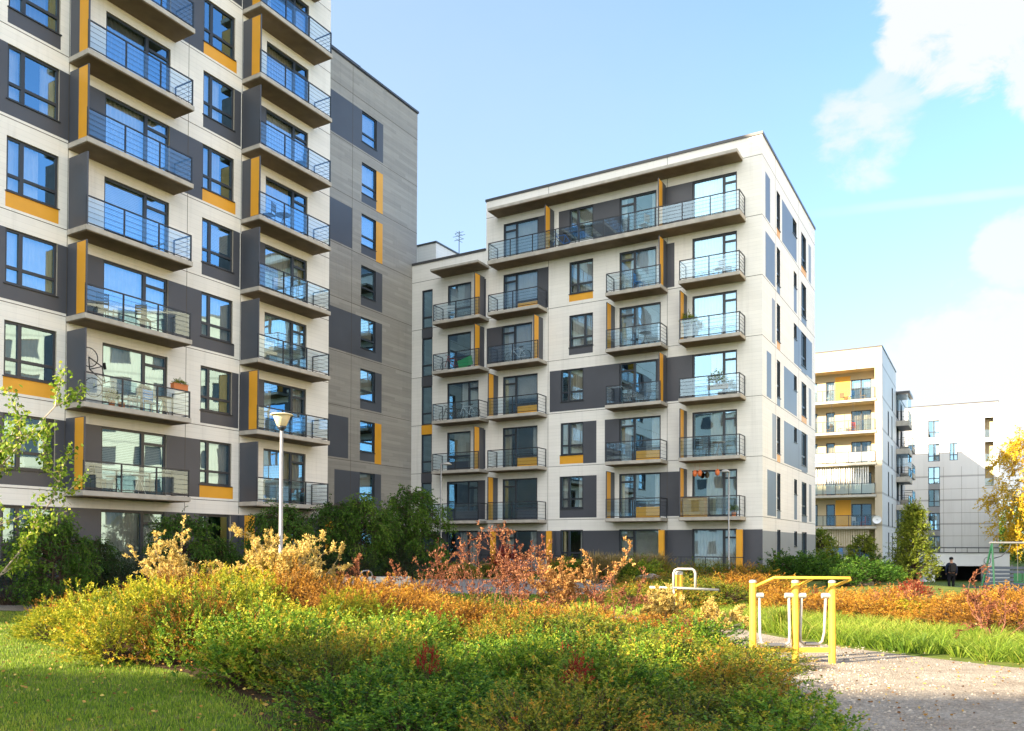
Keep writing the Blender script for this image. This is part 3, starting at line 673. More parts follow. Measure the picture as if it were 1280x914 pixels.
# ================================================================== PLANTS
def mesh_np(name, V, F, mats, tint=None, mi=None):
    """V (n,3), F (m,4) quads"""
    me=bpy.data.meshes.new(name); n=len(V); m=len(F)
    me.vertices.add(n); me.vertices.foreach_set('co', np.asarray(V,np.float32).ravel())
    me.loops.add(m*4); me.loops.foreach_set('vertex_index', np.asarray(F,np.int32).ravel())
    me.polygons.add(m); me.polygons.foreach_set('loop_start', np.arange(0,m*4,4,dtype=np.int32)); me.polygons.foreach_set('loop_total', np.full(m,4,np.int32))
    for x in mats: me.materials.append(x)
    if mi is not None: me.polygons.foreach_set('material_index', np.asarray(mi,np.int32))
    if tint is not None:
        a=me.attributes.new('tint','FLOAT','POINT'); a.data.foreach_set('value', np.asarray(tint,np.float32))
    me.update(calc_edges=True); return me
def nrm(a): return a/np.maximum(np.linalg.norm(a,axis=-1,keepdims=True),1e-9)
def leaves(rng, C, D, size, tint, aspect=.42, fold=.25):
    """diamond leaves: C base points, D directions"""
    n=len(C); D=nrm(D); up=nrm(rng.normal(0,1,(n,3))+[0,0,.6]); S=nrm(np.cross(D,up)); Nn=np.cross(S,D)
    L=np.asarray(size).reshape(-1,1)*np.ones((n,1))*rng.uniform(.7,1.25,(n,1)); w=L*aspect*.5
    a=C; b=C+D*L*.45+S*w+Nn*L*fold*.3; c=C+D*L-Nn*L*fold*.3*rng.uniform(-1,1,(n,1)); d=C+D*L*.45-S*w+Nn*L*fold*.3
    V=np.stack([a,b,c,d],1).reshape(-1,3); F=np.arange(4*n).reshape(-1,4); return V,F,np.repeat(tint,4)
def merge(parts):
    V=[];F=[];T=[];M=[];o=0
    for v,f,t,m in parts:
        V.append(v);F.append(np.asarray(f)+o);T.append(t);M.append(np.full(len(f),m));o+=len(v)
    return np.concatenate(V),np.concatenate(F),np.concatenate(T),np.concatenate(M)
def tubes_np(segs, n=4):
    """segs: list of (p,q,r0,r1)"""
    if not len(segs): return np.zeros((0,3)),np.zeros((0,4),int)
    P=np.array([s[0] for s in segs],float);Q=np.array([s[1] for s in segs],float);r0_=np.array([s[2] for s in segs]);r1_=np.array([s[3] for s in segs])
    T=nrm(Q-P); ref=np.where(np.abs(T[:,2:3])<.9,[[0,0,1.]],[[1.,0,0]]); S=nrm(np.cross(T,ref)); B=np.cross(T,S)
    V=[]
    for k in range(n):
        a=2*math.pi*k/n; d=S*math.cos(a)+B*math.sin(a); V.append(P+d*r0_[:,None]); V.append(Q+d*r1_[:,None])
    V=np.stack(V,1); m=len(segs); base=np.arange(m)[:,None]*2*n; F=[]
    for k in range(n):
        j=(k+1)%n; F.append(np.concatenate([base+2*k,base+2*j,base+2*j+1,base+2*k+1],1))
    return V.reshape(-1,3), np.concatenate(F)
bark_d = mat('dark_bark', (.09,.06,.045), .9, .1); bark_r = mat('reddish_twig', (.20,.085,.06), .8, .2); bark_p = mat('pale_bark', (.42,.34,.27), .8, .2, nscale=14, namt=.4)
# dome shrub made of leafy shoots
def shrub_mesh(name, seed, r=.6, h=.7, shoots=680, lf=12, size=.044, aspect=.46, lm=None, spread=.105, tip=.35, spike=.45, lump=.17, wood=None):
    rng=np.random.default_rng(seed); n=shoots
    az=rng.uniform(0,2*np.pi,n); ct=rng.uniform(.0,1,n)**.8; st=np.sqrt(1-ct**2)
    ph=rng.uniform(0,6,6); lob=1+lump*(np.sin(3*az+ph[0])+.8*np.sin(5*az+ph[1]+3*ct))+.5*lump*np.sin(9*az+ph[2]+7*ct)
    rad=rng.uniform(.66,1.04,n)*lob
    end=np.c_[np.cos(az)*st*r*rad, np.sin(az)*st*r*rad, .08+ct*h*rad]
    out=nrm(np.c_[np.cos(az)*st, np.sin(az)*st, ct+spike]); out=nrm(out+rng.normal(0,.28,(n,3)))
    ln=spread*rng.uniform(.7,1.5,n)
    t=np.tile(np.linspace(0,1,lf),(n,1))
    C=end[:,None,:]+out[:,None,:]*(t*ln[:,None])[:,:,None]
    sid=nrm(rng.normal(0,1,(n,lf,3))); Dn=nrm(out[:,None,:]*(.5+.5*t[:,:,None])+sid*.85)
    base=rng.beta(2,2.6,n); tn=np.clip(base[:,None]*.75+tip*t**2*rng.uniform(.2,1,(n,1))+rng.normal(0,.06,(n,lf)),0,1)
    sz=(size*(1.1-.35*t)*rng.uniform(.8,1.2,(n,1))).ravel()
    V1,F1,T1=leaves(rng,C.reshape(-1,3),Dn.reshape(-1,3),sz,tn.ravel(),aspect)
    segs=[]
    for i in range(0,n,5):
        b=np.array([rng.normal(0,.07),rng.normal(0,.07),0]); mid=b*.4+end[i]*.6+[0,0,.03]; segs += [(b,mid,.006,.004),(mid,end[i]+out[i]*ln[i]*.8,.004,.002)]
    V2,F2=tubes_np(segs,3)
    V,F,T,M=merge([(V1,F1,T1,0),(V2,F2,np.zeros(len(V2)),1)])
    return mesh_np(name,V,F,[lm,wood or bark_d],T,M)
# upright open shrub with curled leaves in clusters
def open_mesh(name, seed, h=1.8, w=1.2, lm=None, wood=None, nst=9, size=.06, dens=1.0, clust=9, aspect=.45, up=1.0, tipw=.55):
    rng=np.random.default_rng(seed); segs=[]; C=[];D=[];T=[]
    def grow(p,d,l,r,dep):
        steps=4; q=p
        for i in range(steps):
            d=nrm(d+rng.normal(0,.16,3)+np.array([0,0,.05*up])); q2=q+d*l/steps
            segs.append((q,q2,r*(1-.15*i),r*(1-.15*(i+1)))); q=q2
            if dep<3 and i>0 and rng.random()<.8:
                sdir=nrm(d+nrm(rng.normal(0,1,3))*.75); grow(q,sdir,l*rng.uniform(.4,.62),r*.5,dep+1)
            if dep>=1 and rng.random()<dens*.75:
                k=int(clust*rng.uniform(.3,1)); b0=rng.beta(2,2)
                for _ in range(k): C.append(q-d*rng.uniform(0,l/steps)); D.append(nrm(d*.5+rng.normal(0,.7,3))); T.append(b0*tipw+rng.uniform(0,.4))
        k=int(clust*1.3*rng.uniform(.4,1)*min(1,dens+.15)); b0=rng.beta(2,2)
        for _ in range(k): C.append(q+rng.normal(0,.02,3)); D.append(nrm(d+rng.normal(0,.7,3))); T.append(b0*tipw+rng.uniform(0,.45))
    for i in range(nst):
        a=rng.uniform(0,6.28); lean=rng.uniform(.1,.75)*w/h; grow(np.array([math.cos(a)*.06,math.sin(a)*.06,0.]),nrm(np.array([math.cos(a)*lean,math.sin(a)*lean,1.])),h*rng.uniform(.55,.85),.013,0)
    V1,F1,T1=leaves(rng,np.array(C),np.array(D),np.full(len(C),size),np.clip(np.array(T),0,1),aspect,.5)
    V2,F2=tubes_np(segs,4)
    V,F,T2,M=merge([(V1,F1,T1,0),(V2,F2,np.zeros(len(V2)),1)])
    return mesh_np(name,V,F,[lm,wood or bark_r],T2,M)
# small tree: trunk and a crown of drooping or rising leafy shoots
def tree_meshes(name, seed, h=3.2, w=2.2, clear=.9, lm=None, wood=None, nclump=60, per=90, size=.055, droop=.8, aspect=.5, trunks=1, shape='round', tr=.05):
    rng=np.random.default_rng(seed); segs=[]
    tops=[]
    for k in range(trunks):
        p=np.array([.12*k,.05*k,0.]); q=p; d=np.array([rng.normal(0,.05),rng.normal(0,.05),1.]); m=8
        for i in range(m):
            d=nrm(d+rng.normal(0,.05,3)*[1,1,0]); q2=q+d*h*.86/m; segs.append((q,q2,tr*(1-.1*i),tr*(1-.1*(i+1)))); q=q2
            tops.append(q)
    C=[];D=[];T=[];S=[]
    for c in range(nclump):
        t=rng.uniform(0,1); z=clear+(h-clear)*t
        if shape=='cone': rad=w*.5*(1.02-t)**.8*rng.uniform(.35,1)
        else: rad=w*.5*math.sqrt(max(.03,1-(2*t-.85)**2/1.35))*rng.uniform(.35,1.05)
        a=rng.uniform(0,6.28); cen=np.array([math.cos(a)*rad,math.sin(a)*rad,z])
        root=np.array([0,0,max(.3,z-rad*(.2 if droop>.4 else .6))])+rng.normal(0,.03,3); mid=(root+cen)/2+[0,0,.12*rad]
        segs += [(root,mid,.016,.011),(mid,cen,.011,.006)]
        b0=rng.beta(2,2); ns=max(3,per//14)
        for s in range(ns):
            dd=nrm(np.array([math.cos(a),math.sin(a),0])*.6+rng.normal(0,.7,3)+np.array([0,0,.3 if droop<.4 else .1])); p=cen+rng.normal(0,.05,3)*w*.5; L=rng.uniform(.18,.42)*w*.34
            q=p
            for i in range(14):
                f=i/13; dd=nrm(dd+np.array([0,0,-.16*droop])); q2=q+dd*L/14*1.6
                if i%4==3: segs.append((p,q2,.004,.003)); p=q2
                q=q2; C.append(q); D.append(nrm(dd*.5+rng.normal(0,.6,3)+[0,0,-.35*droop])); T.append(b0*.6+rng.uniform(0,.4)*(.4+.6*f))
    C=np.array(C);V1,F1,T1=leaves(rng,C,np.array(D),np.full(len(C),size),np.clip(np.array(T),0,1),aspect)
    crown=mesh_np('crown',V1,F1,[lm],T1); V2,F2=tubes_np(segs,5); return mesh_np('trunk',V2,F2,[wood or bark_d]),crown
def place_tree(name, meshes, x, y, label, group=None, s=1.0, rz=0, cat='tree'):
    e=empty(name,(x,y,gz(x,y)-.03),rz); e.scale=(s,s,s); tag(e,label,cat,group)
    for nm,m in zip(('trunk','crown'),meshes):
        o=bpy.data.objects.new(nm,m); COL.objects.link(o); o.parent=e
    return e
def place(name, me, x, y, label, cat='shrub', group=None, s=(1,1,1), rz=0, dz=-.03):
    o=bpy.data.objects.new(name,me); COL.objects.link(o); o.location=(x,y,gz(x,y)+dz); o.rotation_euler=(0,0,rz); o.scale=s if hasattr(s,'__len__') else (s,s,s); return tag(o,label,cat,group)
OBJV=.17
L_green = leafmat('spirea_green', [(0,(.02,.07,.008)),(.3,(.08,.19,.015)),(.6,(.24,.34,.025)),(.85,(.44,.38,.035)),(1,(.48,.20,.03))], .3, objvar=OBJV)
L_yg = leafmat('spirea_yellow_green', [(0,(.05,.10,.01)),(.3,(.22,.28,.018)),(.62,(.48,.44,.03)),(.85,(.62,.38,.035)),(1,(.55,.16,.025))], .35, objvar=OBJV)
L_or = leafmat('spirea_orange', [(0,(.10,.05,.012)),(.3,(.30,.14,.02)),(.6,(.50,.25,.03)),(.85,(.56,.37,.05)),(1,(.36,.32,.03))], .35, objvar=OBJV)
L_mix = leafmat('spirea_bronze_green', [(0,(.03,.06,.008)),(.3,(.13,.19,.016)),(.6,(.32,.26,.025)),(.85,(.44,.18,.025)),(1,(.45,.08,.02))], .3, objvar=OBJV)
L_red = leafmat('crimson_leaf', [(0,(.13,.012,.01)),(1,(.42,.03,.02))], .3)
L_rust = leafmat('rust_leaf', [(0,(.10,.03,.018)),(.5,(.25,.09,.045)),(1,(.46,.24,.10))], .3)
L_cream = leafmat('pale_yellow_leaf', [(0,(.30,.20,.05)),(.5,(.62,.47,.14)),(1,(.75,.62,.26))], .4)
L_dark = leafmat('dark_tree_green', [(0,(.014,.05,.007)),(.5,(.065,.16,.016)),(1,(.20,.32,.035))], .4, objvar=.15)
L_jun = leafmat('juniper_green', [(0,(.008,.025,.01)),(1,(.03,.07,.022))], .15)
L_birch = leafmat('birch_leaf', [(0,(.05,.12,.012)),(.5,(.20,.32,.03)),(.85,(.42,.45,.06)),(1,(.6,.48,.10))], .45)
L_gold = leafmat('golden_leaf', [(0,(.42,.27,.02)),(.6,(.75,.52,.04)),(1,(.45,.44,.05))], .45)
L_lime = leafmat('lime_leaf', [(0,(.07,.12,.012)),(.6,(.24,.30,.03)),(1,(.46,.40,.05))], .4)
GR=leafmat('lawn_blade', [(0,(.08,.17,.014)),(.5,(.23,.34,.03)),(1,(.50,.46,.09))], .35, objvar=0)
GT=leafmat('tuft_blade', [(0,(.06,.13,.015)),(.5,(.22,.33,.03)),(1,(.45,.42,.10))], .4, objvar=0)
def inpoly(P,x,y):
    x=np.asarray(x);y=np.asarray(y);c=np.zeros(x.shape,bool);n=len(P)
    for i in range(n):
        x1,y1=P[i];x2,y2=P[(i+1)%n]; q=((y1>y)!=(y2>y))&(x<(x2-x1)*(y-y1)/((y2-y1) or 1e-9)+x1); c^=q
    return c
def blades(name, poly, n, h, w, m, seed, label, kind='stuff', lean=.35, near=None, avoid=(), clump=0):
    rng=np.random.default_rng(seed); P=np.array(poly); lo,hi=P.min(0),P.max(0); X=[];tot=0
    while tot<n:
        q=rng.uniform(lo,hi,(n*2,2))
        if near is not None: q=q[rng.random(len(q))<np.clip((near/np.maximum(q[:,1],1))**1.5,0,1)]
        q=q[inpoly(poly,q[:,0],q[:,1])]
        for av in avoid: q=q[~inpoly(av,q[:,0],q[:,1])]
        X.append(q);tot+=len(q)
    X=np.concatenate(X)[:n]
    if clump:
        nc=max(1,n//clump); cc=X[:nc]; k=rng.integers(0,nc,n); off=rng.normal(0,.07,(n,2)); X=cc[k]+off; ldir=np.c_[off*5,np.zeros(n)]; hs=rng.uniform(.55,1.3,nc)[k]
    else: ldir=rng.normal(0,1,(n,3))*[1,1,0]; hs=np.ones(n)
    b=np.c_[X,gz(X[:,0],X[:,1])]; a=rng.uniform(0,6.28,n); side=np.c_[np.cos(a),np.sin(a),np.zeros(n)]*w*.5*rng.uniform(.7,1.3,(n,1))
    H=h*hs*rng.uniform(.5,1.3,n); L=nrm(ldir+1e-6)*lean*rng.uniform(.2,1.6,(n,1)) if not clump else ldir*lean*2
    mid=b+np.c_[L[:,:2]*H[:,None]*.4,H*.6]; tip=b+np.c_[L[:,:2]*H[:,None]*1.1,H*.95]
    V=np.stack([b-side,b+side,mid+side*.8,mid-side*.8,mid-side*.8,mid+side*.8,tip+side*.12,tip-side*.12],1).reshape(-1,3)
    F=np.arange(8*n).reshape(-1,4); pn=np.sin(X[:,0]*1.3+2)*np.cos(X[:,1]*1.7)*.12+np.sin(X[:,0]*.4+X[:,1]*.6)*.12
    t=np.clip(rng.beta(2,2.5,n)+pn,0,1); t=np.repeat(t,8)
    me=mesh_np(name,V,F,[m],t); o=bpy.data.objects.new(name,me); COL.objects.link(o); tag(o,label,None,None,kind); o['category']='grass'; return o
BED=[(-9.6,17.2),(-8.9,15.2),(-7.0,13.1),(-4.5,11.3),(-2.8,9.4),(-1.2,7.6),(-.2,5.6),(2.2,5.4),(3.1,8),(3.75,11),(3.8,14),(3.2,16.2),(1.0,18.0),(-3,19.0),(-7.3,18.6)]
blades('lawn_grass', [(-16,26),(-16,6),(0,4.5),(0,6.2),(-4.6,11.3),(-8.2,14.9),(-9.4,17.5),(-8,19.3),(-1,19.8),(-8,21.4),(-26,24)], 150000, .046, .010, GR, 1, 'short mown lawn in front of the shrub bed', near=9)
blades('lawn_grass', [(-20,30),(-16,25.2),(-8,23.8),(0,22.8),(4.8,21),(9,24),(4,28.5),(-9,29)], 40000, .08, .02, GR, 2, 'lawn strip beyond the gravel path')
STRIP=[(5.2,20.5),(5.6,17),(6.2,15.4),(7.9,12.6),(12.8,10.8),(16,9.8),(17,12),(11,15.5),(8.5,18.5),(7,21.5)]
blades('tufted_grass', STRIP, 60000, .26, .014, GT, 3, 'long tufted bright green grass along the gravel path', clump=36, lean=.9)
SP={}
def spm(kind,i,**kw):
    k=(kind,i)
    if k not in SP: SP[k]=shrub_mesh('shrub_'+kind, 100+i*7+sum(map(ord,kind)), **kw)
    return SP[k]
KIND={'yellow':dict(lm=L_yg),'green':dict(lm=L_green),'orange':dict(lm=L_or,size=.038,lump=.2),'bronze':dict(lm=L_mix,size=.038)}
rng=random.Random(11)
ORD=['first','second','third','fourth','fifth','sixth','seventh','eighth','ninth','tenth','eleventh','twelfth','thirteenth','fourteenth','fifteenth','sixteenth','seventeenth','eighteenth','nineteenth','twentieth']
ADJ={'yellow':'yellow-green','green':'mid green','orange':'rusty orange','bronze':'bronze and green'}
def scatter(poly, spacing, kindfn, hfn, bed, name='spirea_shrub', jit=.40, rfac=.70):
    P=np.array(poly); x0,y0=P.min(0); x1,y1=P.max(0); y=y0; row=0; rn=0
    while y<y1:
        x=x0+(row%2)*spacing*.5; got=[]
        while x<x1:
            px,py=x+rng.uniform(-jit,jit)*spacing,y+rng.uniform(-jit,jit)*spacing
            if inpoly(poly,px,py): got.append((px,py))
            x+=spacing
        got.sort(key=lambda q:q[0]/q[1])
        for i,(px,py) in enumerate(got):
            k=kindfn(px,py); h=hfn(px,py)*rng.uniform(.74,1.26); r=spacing*rfac*rng.uniform(.85,1.15)
            place(name, spm(k,rng.randrange(4),**KIND[k]), px,py, f'{ADJ[k]} shrub, {ORD[min(i,19)]} from left in the {ORD[rn]} row of the {bed}','shrub',f'shrubs of the {bed}', (r/.6,r/.6,h/.85), rng.uniform(0,6.28))
        if got: rn+=1
        y+=spacing*.8; row+=1
def kmain(x,y):
    v=math.sin(x*1.1+1.3)*math.cos(y*.9+.4)+rng.gauss(0,.35)
    if x<-2.2 and y<12.3: return 'green' if v<.8 else 'bronze'
    if x<-2.2:
        if y>16.0 or (x>-5.5 and y>14.2 and v>-.35): return 'orange' if v>-.65 else 'yellow'
        return 'yellow' if v<.5 else 'orange'
    if y>14.2: return 'orange' if v>-.5 else 'bronze'
    if x>.3: return 'bronze' if v>-.15 else 'green'
    return 'green' if v<.55 else 'bronze'
def hmain(x,y):
    a=.80-.16*sst(-4,0,x)-.12*sst(0,3,x)
    if y<8.5: a*=.85
    a*=.62+.38*sst(-9.8,-6.5,x)
    return float(a*(1-.22*sst(14.5,17,y)*sst(-3,0,x)))
scatter(BED, 1.0, kmain, hmain, 'front bed')
OB=[(6.8,22.0),(8.4,19.2),(10.8,16.8),(14,14.8),(17,14.2),(18,16),(18,22),(14,24),(8,24)]
scatter(OB, 1.4, lambda x,y:'orange' if rng.random()<.93 else 'yellow', lambda x,y:.62, 'sunlit right bed')
DB=[(3.4,23.2),(6.0,22.6),(8.2,26.5),(9.6,29),(10,33),(7,33),(4.5,32),(3.2,28)]
scatter(DB, 1.45, lambda x,y:'bronze' if rng.random()<.6 else 'orange', lambda x,y:.62, 'shaded centre bed')
# crimson and yellow accents
for px,Y,dz,l in ((545,14.0,.2,'near the centre, below the bare twigs'),(712,10.0,.28,'in the dark foreground right of centre'),(722,8.0,.42,'at the bottom of the picture'),(855,12.2,.25,'on the right slope below the white post'),(535,8.8,.40,'low in the shaded foreground'),(325,12.0,.45,'below the lamp, on the lit slope'),(1020,27,.0,'at the back of the right bed')):
    x=at(px,Y); place('crimson_shrub', spm('red',0,lm=L_red,shoots=60,r=.3,h=.3), x,Y,'small crimson leaved sprig '+l,'shrub','crimson sprigs',(.45,.45,.8),px,dz=dz)
# open shrubs
LAB_R='open bare-twigged shrub with curled rust-brown leaves'
for i,(px,Y,h,sd,dn,lab) in enumerate(((470,18.6,1.15,1,.7,'low, left of the paved plaza'),(545,18.3,1.25,2,.45,'spreading sparse twigs in front of the paved plaza'),(590,18.0,1.35,3,.3,'dark and nearly leafless in front of the plaza'),
        (625,17.8,1.9,4,.8,'tall, left of the bench'),(655,17.3,1.2,5,.35,'thin, just before the bench'),(735,18.2,1.45,7,.75,'tall and dense, right of the bench'),(690,18.4,1.35,6,.7,'below the bench with pale tips'),
        (775,17.4,1.0,8,.5,'low, between bench and exercise post'),(1240,15.8,1.25,9,.6,'at the far right above the orange bed'),(1135,21,1.0,10,.3,'slender, below the young conical tree'))):
    m=open_mesh('open_shrub',sd,h=h,w=1.5,lm=L_rust,wood=bark_r,nst=8,size=.055,dens=dn,clust=7) if px not in (690,735) else open_mesh('open_shrub',sd,h=h,w=1.0,lm=leafmat('apricot_leaf_%d'%px,[(0,(.30,.12,.04)),(.5,(.58,.32,.10)),(1,(.72,.52,.22))],.4),wood=bark_r,nst=8,size=.06,dens=dn,clust=9)
    place('open_shrub', m, at(px,Y), Y, ('apricot-leaved open shrub ' if px in (690,735) else 'rust-brown open shrub ')+lab,'shrub','open twiggy shrubs behind the front bed')
for i,(px,Y,h,w,lab) in enumerate(((205,17.6,1.45,.8,'tall pale yellow shrub rising left of the lamp above the front bed'),(335,17.0,1.30,1.1,'bushy pale yellow shrub round the foot of the street lamp'),(372,17.2,1.2,1.0,'pale yellow shrub just right of the lamp foot'),(300,17.4,1.0,.8,'smaller pale yellow shrub left of the lamp foot'),(828,19.2,.62,.8,'cream-leaved shrub at the left foot of the white exercise post'),(905,18.2,.55,1.0,'low cream-leaved shrub right of the white exercise post'),(815,18.9,.6,.9,'low cream-leaved shrub left of the white exercise post'))):
    place('pale_shrub', open_mesh('pale_shrub',40+i,h=h,w=w,lm=L_cream,wood=bark_p,nst=11,size=.06,dens=.95,clust=11), at(px,Y),Y,lab,'shrub','pale yellow open shrubs')
# dark trees and junipers before the tower
wt=[tree_meshes('weeping_tree',60+i,h=3.2,w=2.5,clear=.55,lm=L_dark,nclump=150,per=120,size=.085,droop=.8,trunks=2 if i==0 else 1) for i in range(3)]
for i,(px,Y,s,lab) in enumerate(((66,23.6,.84,'small weeping tree on a double trunk, leftmost before the tower'),(118,26,.62,'low dark green tree right of the double-trunked one'),(228,27.5,.86,'dark green weeping tree behind the pale yellow shrub'),(275,29,.6,'low dark green tree between two weeping trees'),(350,31,.98,'weeping tree behind the street lamp'),
        (418,35,1.06,'dark weeping tree before the grey wing, left one'),(452,35.5,1.15,'tall dark weeping tree before the grey wing, middle one'),(516,38,1.30,'dark weeping tree between the grey wing and the middle block'),(485,40,.9,'small dark tree filling the gap before the grey wing'))):
    place_tree('weeping_tree', wt[i%3], at(px,Y), Y, lab, 'weeping trees before the tower', s, i*1.7)
jm=[shrub_mesh('juniper',80+i,r=.7,h=.9,shoots=420,lf=16,size=.06,aspect=.18,lm=L_jun,spread=.34,spike=.2,lump=.2) for i in range(2)]
for i,(px,Y,s,lab) in enumerate(((10,24.5,1.15,'dark juniper at the left edge of the picture'),(140,25.5,1.2,'dark juniper right of the double-trunked tree'),(175,26.5,1.25,'dark juniper below the first balcony column'),(205,27.5,1.1,'dark juniper behind the yellow shrub'),(262,28.5,.95,'dark juniper below the narrow window column'),(300,30,1.0,'dark juniper left of the lamp pole'),(330,31.5,1.1,'dark juniper behind the lamp pole'),(390,33,1.3,'dark juniper right of the lamp pole'),(440,34,1.2,'dark juniper beneath the weeping trees'),(475,36,1.3,'dark juniper left of the second lamp'),(500,36.5,1.4,'dark juniper beside the second lamp pole'),(625,42,.9,'dark clipped shrub left of the bench'),(655,43,1.0,'dark shrub behind the bench'))):
    place('juniper', jm[i%2], at(px,Y), Y, lab, 'shrub','dark junipers along the buildings', (s*1.2,s*1.2,s), i*2.1)
# plants along the middle block
hedge_dark=[shrub_mesh('dark_hedge',400+i,lm=L_dark,size=.06,shoots=600) for i in range(2)]  # side-wall hedge: shade is put into its darker leaf colour
SW=[985,1005,1030,1055.5,1080,1100,1085,1055]; FW=[800,775,830,700,720,745,580,560,610,870,900,930,955]
for i,(px,Y,k,s) in enumerate(((800,34,'green',1.1),(775,35,'green',1.0),(830,36,'bronze',1.0),(985,37,'green',1.2),(1005,38,'green',1.2),(1030,39,'green',1.2),(1055.5,40,'green',1.1),(1080,41,'green',1.2),(1100,38,'green',.9),(1085,34,'green',1.0),(1055,33,'bronze',.8),(700,42,'bronze',1.0),(720,40,'green',1.0),(745,39,'orange',1.0),(580,38,'bronze',.8),(560,40,'green',.8),(610,41,'bronze',.8),(870,37,'bronze',.9),(900,37,'bronze',.9),(930,37,'orange',.8),(955,36,'bronze',.8))):
    place('hedge_shrub', (hedge_dark[i%2] if px>970 else spm(k,i%4,**KIND[k])), at(px,Y),Y, f'{"shade-darkened green" if px>970 else ADJ[k]} hedge shrub, '+(f'{ORD[sorted(SW).index(px)]} from left beside the side wall of the middle block' if px>970 else f'{ORD[sorted(FW).index(px)]} from left along the foot of the middle block'),'shrub',('shade-darkened green' if px>970 else ADJ[k])+' hedge shrubs '+('by the side wall' if px>970 else 'by the block front'),(s*1.7,s*1.7,s*1.15),i)
place('crimson_shrub', spm('red2',1,lm=L_red,shoots=400,r=.6,h=.5), at(632,41),41,'crimson leaved shrub against the ground-floor window left of the bench','shrub',None,(1.2,1.2,1.9),0,dz=.3)
place('crimson_shrub', spm('red2',1,lm=L_red,shoots=400,r=.6,h=.5), at(1140,25),25,'crimson leaved plants at the back of the sunlit right bed','shrub',None,(.9,.6,.8),0,dz=.25)
def grass_clump(name, seed, h, n, m, w=.012, spread=.5):
    r_=np.random.default_rng(seed); a=r_.uniform(0,6.28,n); q=r_.uniform(.1,1,n)*spread; H=h*r_.uniform(.6,1.1,n); d=np.c_[np.cos(a),np.sin(a)]
    b=np.c_[d*.12*r_.uniform(0,1,(n,1)),np.zeros(n)]; sd=np.c_[-d[:,1],d[:,0],np.zeros(n)]*w*.5
    mid=b+np.c_[d*(q*.4)[:,None],H*.7]; tip=b+np.c_[d*q[:,None],H*r_.uniform(.75,1,n)]
    V=np.stack([b-sd,b+sd,mid+sd,mid-sd,mid-sd,mid+sd,tip+sd*.3,tip-sd*.3],1).reshape(-1,3); return mesh_np(name,V,np.arange(8*n).reshape(-1,4),[m],np.repeat(r_.random(n),8))
GO=leafmat('plume_grass', [(0,(.14,.13,.03)),(.5,(.33,.25,.08)),(1,(.45,.34,.20))], .35)
for i,(px,Y,lab) in enumerate(((765,33,'arching tan ornamental grass left of the boulder'),(800,34.5,'ornamental grass with buff plumes behind the boulder'),(822,36,'ornamental grass right of the boulder'),(745,34,'tan ornamental grass near the apricot shrub'))):
    place('ornamental_grass', grass_clump('ornamental_grass',90+i,1.35,900,GO,.02,.75), at(px,Y),Y,lab,'grass plant','ornamental grasses by the boulder')
place('grass_tussock', grass_clump('grass_tussock',97,.62,500,GT,.014,.4), at(978,17.5),17.5,'bright tall grass tussock behind the yellow exercise frame','grass plant')
# trees on the right
ct=tree_meshes('hornbeam',70,h=4.1,w=2.6,clear=.4,lm=L_lime,nclump=210,per=110,size=.10,droop=.1,shape='cone')
place_tree('conical_tree',ct,at(1143,42),42,'young conical yellow-green tree left of the garage ramp',None,1.0)
st=tree_meshes('young_tree',71,h=2.6,w=1.7,clear=.2,lm=L_lime,nclump=90,per=100,size=.10,droop=.1)
place_tree('young_tree',st,at(1080,47),47,'small bright green tree before the sunlit loggias',None,1.0)
place_tree('young_tree',st,at(1026,58),58,'bright green tree seen past the corner of the middle block',None,1.25,2)
gt=tree_meshes('birch',72,h=13,w=7,clear=2,lm=L_gold,nclump=190,per=110,size=.22,droop=.6,tr=.16)
gt2=tree_meshes('ash',73,h=12,w=7,clear=1.5,lm=L_birch,nclump=190,per=110,size=.22,droop=.5,tr=.16)
place_tree('birch_tree',gt,at(1287,88),88,'tall golden autumn birch beside the far white building',None,1.12)
place_tree('birch_tree',gt2,at(1352,80),80,'tall yellow-green tree at the right edge of the picture',None,1.0,1)
place_tree('birch_tree',gt2,at(1292,97),97,'green tree behind the golden birch',None,.8,2)
farm=tree_meshes('far_tree',74,h=9,w=8,clear=.5,lm=L_dark,nclump=120,per=80,size=.35,droop=.2,tr=.15)
for i,(px,Y,s) in enumerate(((1330,120,1),(1230,150,.9),(1270,140,1),(1150,165,.9),(1195,160,.9),(-80,130,1.2),(1380,100,1.1),(1440,90,1.1))):
    place_tree('distant_tree',farm,at(px,Y),Y,'dark distant tree on the skyline behind the far buildings','distant trees',s,i)
